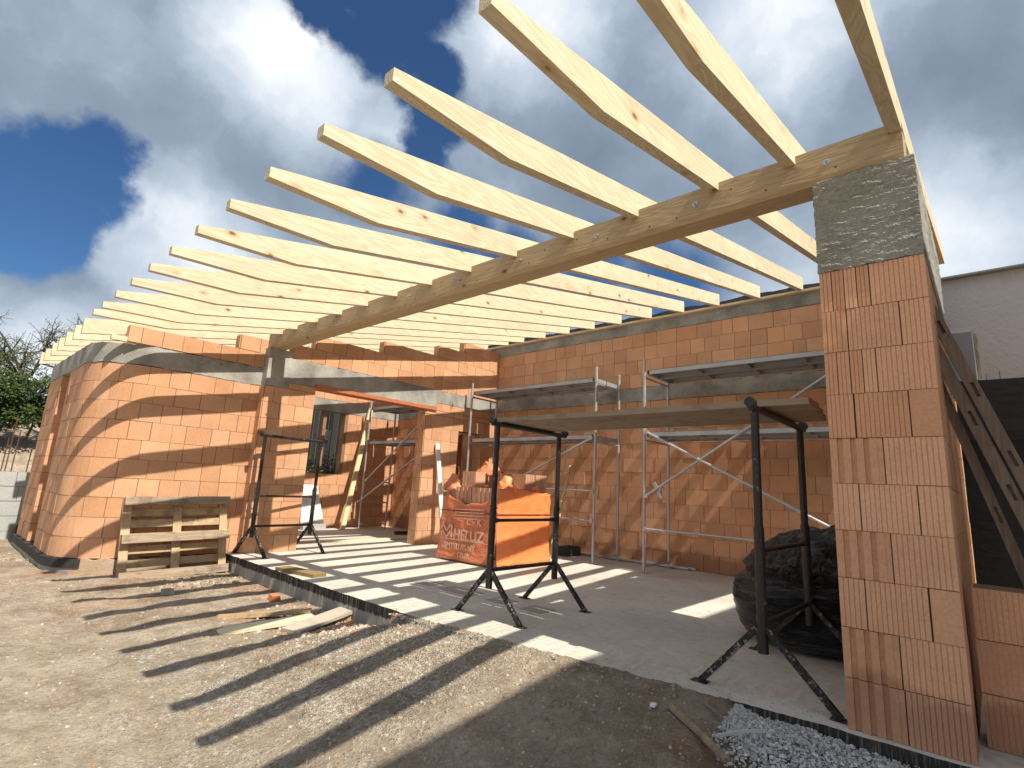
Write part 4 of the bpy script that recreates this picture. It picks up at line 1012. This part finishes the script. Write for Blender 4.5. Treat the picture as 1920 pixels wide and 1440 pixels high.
# ------------------------------------------------------------------ black bag
RB = random.Random(21); PL = []
for k in range(17):
    a = RB.uniform(0, 6.28); e = RB.uniform(.10, 1.35); PL.append((Vector((math.cos(a)*math.cos(e), math.sin(a)*math.cos(e), math.sin(e))), RB.uniform(.80, .95)))
def bagf(u, v):
    a = u*2*math.pi; p = v*math.pi
    rx, ry, rz = .54, .72, .53
    prof = max(0, math.sin(p))**.5; sq = lambda c: math.copysign(abs(c)**.78, c)
    x = sq(math.cos(a))*prof*rx; y = sq(math.sin(a))*prof*ry; z = -math.cos(p)*rz; tp = 1-.36*max(0, (z+.05)/rz)**1.2; x *= tp; y *= tp
    waist = 1-.13*math.exp(-((z-.10)/.05)**2); x *= waist; y *= waist
    if z < -.40: z = -.40+(z+.40)*.3
    P = Vector((1.70+x, .44+y, .45+z))
    n = Vector((x/rx, y/ry, z/rz)).normalized()
    dr = Vector((x/rx, y/ry, z/rz)); f = 1
    for (pn, ph_) in PL:
        q_ = dr.dot(pn)
        if q_ > ph_: f = min(f, ph_/q_)
    P = Vector((1.70+x*f, .44+y*f, .45+z*f))
    up = sm(.05, .25, z); q = Vector((P.x*2.2, P.y*2.2, P.z*3)); d = .05*mn.noise(q)+(.05*(.35-abs(mn.noise(q*1.7)))+.03*(.3-abs(mn.noise(q*3.9))))*up+.018*(.3-abs(mn.noise(Vector((P.x*2, P.y*2.4, P.z*15)))))*(1-up)
    P += n*d; P.z = max(P.z, .002); return P
mb = MB(); nu, nv = 240, 180
for j in range(nv+1):
    for i in range(nu): mb.v.append(tuple(bagf(i/nu, j/nv)))
for j in range(nv):
    for i in range(nu):
        a = j*nu+i; c = j*nu+(i+1) % nu; mb.face((a, c, c+nu, a+nu))
tag(mb.build('plastic_sack', BAG, smooth=True), 'big crumpled black plastic sack on the slab behind the nearest trestle', 'sack')

# ------------------------------------------------------------------ old timbers leaning at the right
def slotted(p0, p1, width, th, x, lab, slots):
    """timber in a plane X = const from p0 (y, z top, upper edge) to p1; slots at fractions"""
    a = Vector((x, *p0)); b = Vector((x, *p1)); d = (b-a).normalized(); L = (b-a).length
    w = Vector((0, d.z, -d.y)); w = -w if w.z > 0 else w
    mb = MB()
    def seg(s0, s1, w0, w1, x0, x1):
        c = a+d*(s0+s1)/2+w*(w0+w1)/2+Vector(((x0+x1)/2, 0, 0)); mb.obox(c, d*(s1-s0)/2, w*(w1-w0)/2, Vector(((x1-x0)/2, 0, 0)))
    cur = 0
    for s in slots:
        s0, s1 = s-.045, s+.045; seg(cur, s0, 0, width, 0, th); seg(s0, s1, 0, width*.32, 0, th); seg(s0, s1, width*.60, width, 0, th); seg(s0, s1, width*.32, width*.60, .03, th); cur = s1
    seg(cur, L, 0, width, 0, th)
    return tag(mb.build('formwork_timber', WOODOLD), lab, 'timber', 'old slotted timbers leaning at the right')
slotted((-.38, 2.80), (-1.16, .26), .062, .05, .60, 'upper old slotted timber leaning behind the foreground pier', (.58, 1.0, 1.42, 1.9))
slotted((-.36, 2.615), (-1.15, .03), .062, .05, .615, 'lower old slotted timber leaning behind the foreground pier', (.52, .98, 1.42, 1.9))
slotted((-.38, 2.39), (-.99, .0), .05, .07, .69, 'dark square timber leaning lowest behind the foreground pier', (.4, 1.3))

# ------------------------------------------------------------------ far left: grey block wall, rods, pipe, hedge, tree
gw = thing('block_wall', 'pale grey concrete block wall at the far left below the dirt bank', 'block wall')
block_wall('block_courses', lambda s, d: (-7+s, 12.0+d), 0, 5.0, -.28, 5, .25, .24, [CONC_PALE, mat('grey joint', lambda t, b: (.2, .2, .2), .9)], gw, seed=55, bl=(.5, .5), gap=.012)
mb = MB(); mb.box((-2.12, 11.55, -.12), (-1.98, 11.8, .1)); tag(mb.build('black_bucket', TAR), 'small black bucket at the foot of the grey block wall', 'bucket')
for i, (x, h, lab) in enumerate(((-2.33, 1.95, 'tallest thin rusty rod standing on the grey block wall'), (-2.25, 1.7, 'middle thin rusty rod standing on the grey block wall'), (-2.38, 1.55, 'left thin rusty rod standing on the grey block wall'), (-2.05, 1.4, 'short rusty rod near the right end of the grey block wall'))):
    mb = MB(); mb.tube((x, 12.12, .95), (x+.01, 12.12, h), .009, 6); tag(mb.build('rebar_rod', RUST), lab, 'rod', 'rods on the grey block wall')
pp = thing('iron_pipe', 'rusty iron pipe with two flanges standing on the dirt bank', 'pipe', (-2.05, 16, 2.1))
mb = MB(); mb.tube((0, 0, .1), (0, 0, .66), .06, 14); mb.build('pipe', RUST, pp)
for z in (.34, .64): mb = MB(); mb.tube((0, 0, z), (0, 0, z+.04), .10, 16); mb.build('flange', RUST, pp)
def leaves(mb, c, r, n, size, R_):
    for _ in range(n):
        v = Vector((R_.gauss(0, 1), R_.gauss(0, 1), R_.gauss(0, 1))).normalized()*(R_.random()**.4)
        p = Vector((c[0]+v.x*r[0], c[1]+v.y*r[1], c[2]+v.z*r[2]))
        a = Vector((R_.gauss(0, 1), R_.gauss(0, 1), R_.gauss(0, 1))).normalized()*size*R_.uniform(.6, 1.4); b_ = a.orthogonal().normalized()*size*R_.uniform(.4, .8)
        k = len(mb.v); mb.v += [tuple(p-a), tuple(p+b_), tuple(p+a), tuple(p-b_)]; mb.face((k, k+1, k+2, k+3), None, R_.random())
R6 = random.Random(4)
def hedge(cx, cy, w, d, z0, z1, n, lab, ext=6):
    hd = thing('hedge', lab, 'hedge', (cx, cy, z0))
    mb = MB()
    for k in range(ext*5):
        x = R6.uniform(-w/2, w/2); z = R6.uniform(.1, .95)*(z1-z0); y = R6.uniform(-d/2, d/2)
        rr = R6.uniform(.22, .45); leaves(mb, (x, y, z*1.04+.5*mn.noise(Vector(((x+cx)*1.3, 0, 0)))+R6.uniform(-.15, .15)), (rr*1.3, rr, rr*.8), n//(ext*5), .036, R6)
    mb.build('foliage', LEAFD, hd, fix=False)
    mb = MB()
    for k in range(14):
        x = R6.uniform(-w/2, w/2); mb.tube((x, 0, -.3), (x+R6.uniform(-.3, .3), R6.uniform(-.2, .2), (z1-z0)*.8), .03, 6, .01)
    mb.build('stems', BARK, hd, fix=False)
    return hd
hedge(-2.3, 15.4, 3.2, .9, 1.9, 3.12, 24000, 'dense dark green hedge on top of the dirt bank at the far left', 8)
mb = MB(); R8 = random.Random(2)
for k in range(34): x = 2.4+k*.16; mb.box((x, 14.2, .2), (x+.14, 14.23, 4.6+R8.uniform(-.1, .1)), R8.random())  # added dark boards standing in for the gloom beyond the window
tag(mb.build('board_backdrop', mat('dark backdrop boards', lambda t, b: t.mix(rndattr(t), (.012, .011, .010), (.04, .034, .028)), .9)), 'added dark board fence behind the small window', 'backdrop')
mb = MB(); R7 = random.Random(8)
leaves(mb, (3.85, 12.3, 1.15), (.75, .4, .62), 1300, .04, R7); leaves(mb, (3.6, 12.6, 1.7), (.5, .3, .6), 140, .03, R7); tag(mb.build('bush', LEAFD, fix=False), 'sunlit green bush low in the small window', 'bush')
mb = MB(); mb.tube((4.0, 12.9, .2), (4.05, 12.9, 2.45), .10, 10, .08); tag(mb.build('post', CONC_PALE), 'pale weathered post standing outside the small window', 'post')
def tree(base, lab, seed, h, spread, leafn, lean=(0, 0)):
    R_ = random.Random(seed); t = thing('bare_tree', lab, 'tree', base); tb = MB(); lf = MB(); tips = []
    def grow(p, d, L, r, lv):
        n = 4; q = p
        for i in range(n):
            d = (d+Vector((R_.gauss(0, .17), R_.gauss(0, .17), R_.gauss(0, .10)))).normalized(); e = q+d*L/n
            tb.tube(q, e, r*(1-i*.10), 6 if lv > 1 else 5, r*(1-(i+1)*.10), cap=False); q = e
            if lv > 0 and i >= 1:
                for _ in range(R_.choice([1, 1, 2]) if lv < 4 else 1):
                    s = Vector((R_.gauss(0, 1), R_.gauss(0, 1), R_.gauss(0, .7))).normalized()
                    grow(q, (d*.55+s*.85).normalized(), L*R_.uniform(.52, .8), r*.52, lv-1)
            if lv <= 1 and R_.random() < leafn:
                leaves(lf, tuple(q), (.10, .10, .08), 4, .018, R_)
        if lv > 0: grow(q, d, L*.7, r*.6, lv-1)
    trunk = Vector((lean[0], lean[1], 1)).normalized()
    grow(Vector((0, 0, 0)), trunk, h, .065, 4)
    tb.build('trunk', BARK, t, fix=False); lf.build('crown', LEAFL, t, fix=False); return t
tree((-1.45, 16.6, 2.0), 'bare thorny tree with sparse leaves rising behind the curved wall', 11, 1.25, 1, .45, (-.12, 0))
tree((-2.75, 17.2, 2.0), 'bare tree with drooping twigs at the left edge of the picture', 23, 1.3, 1, .5, (.15, 0))
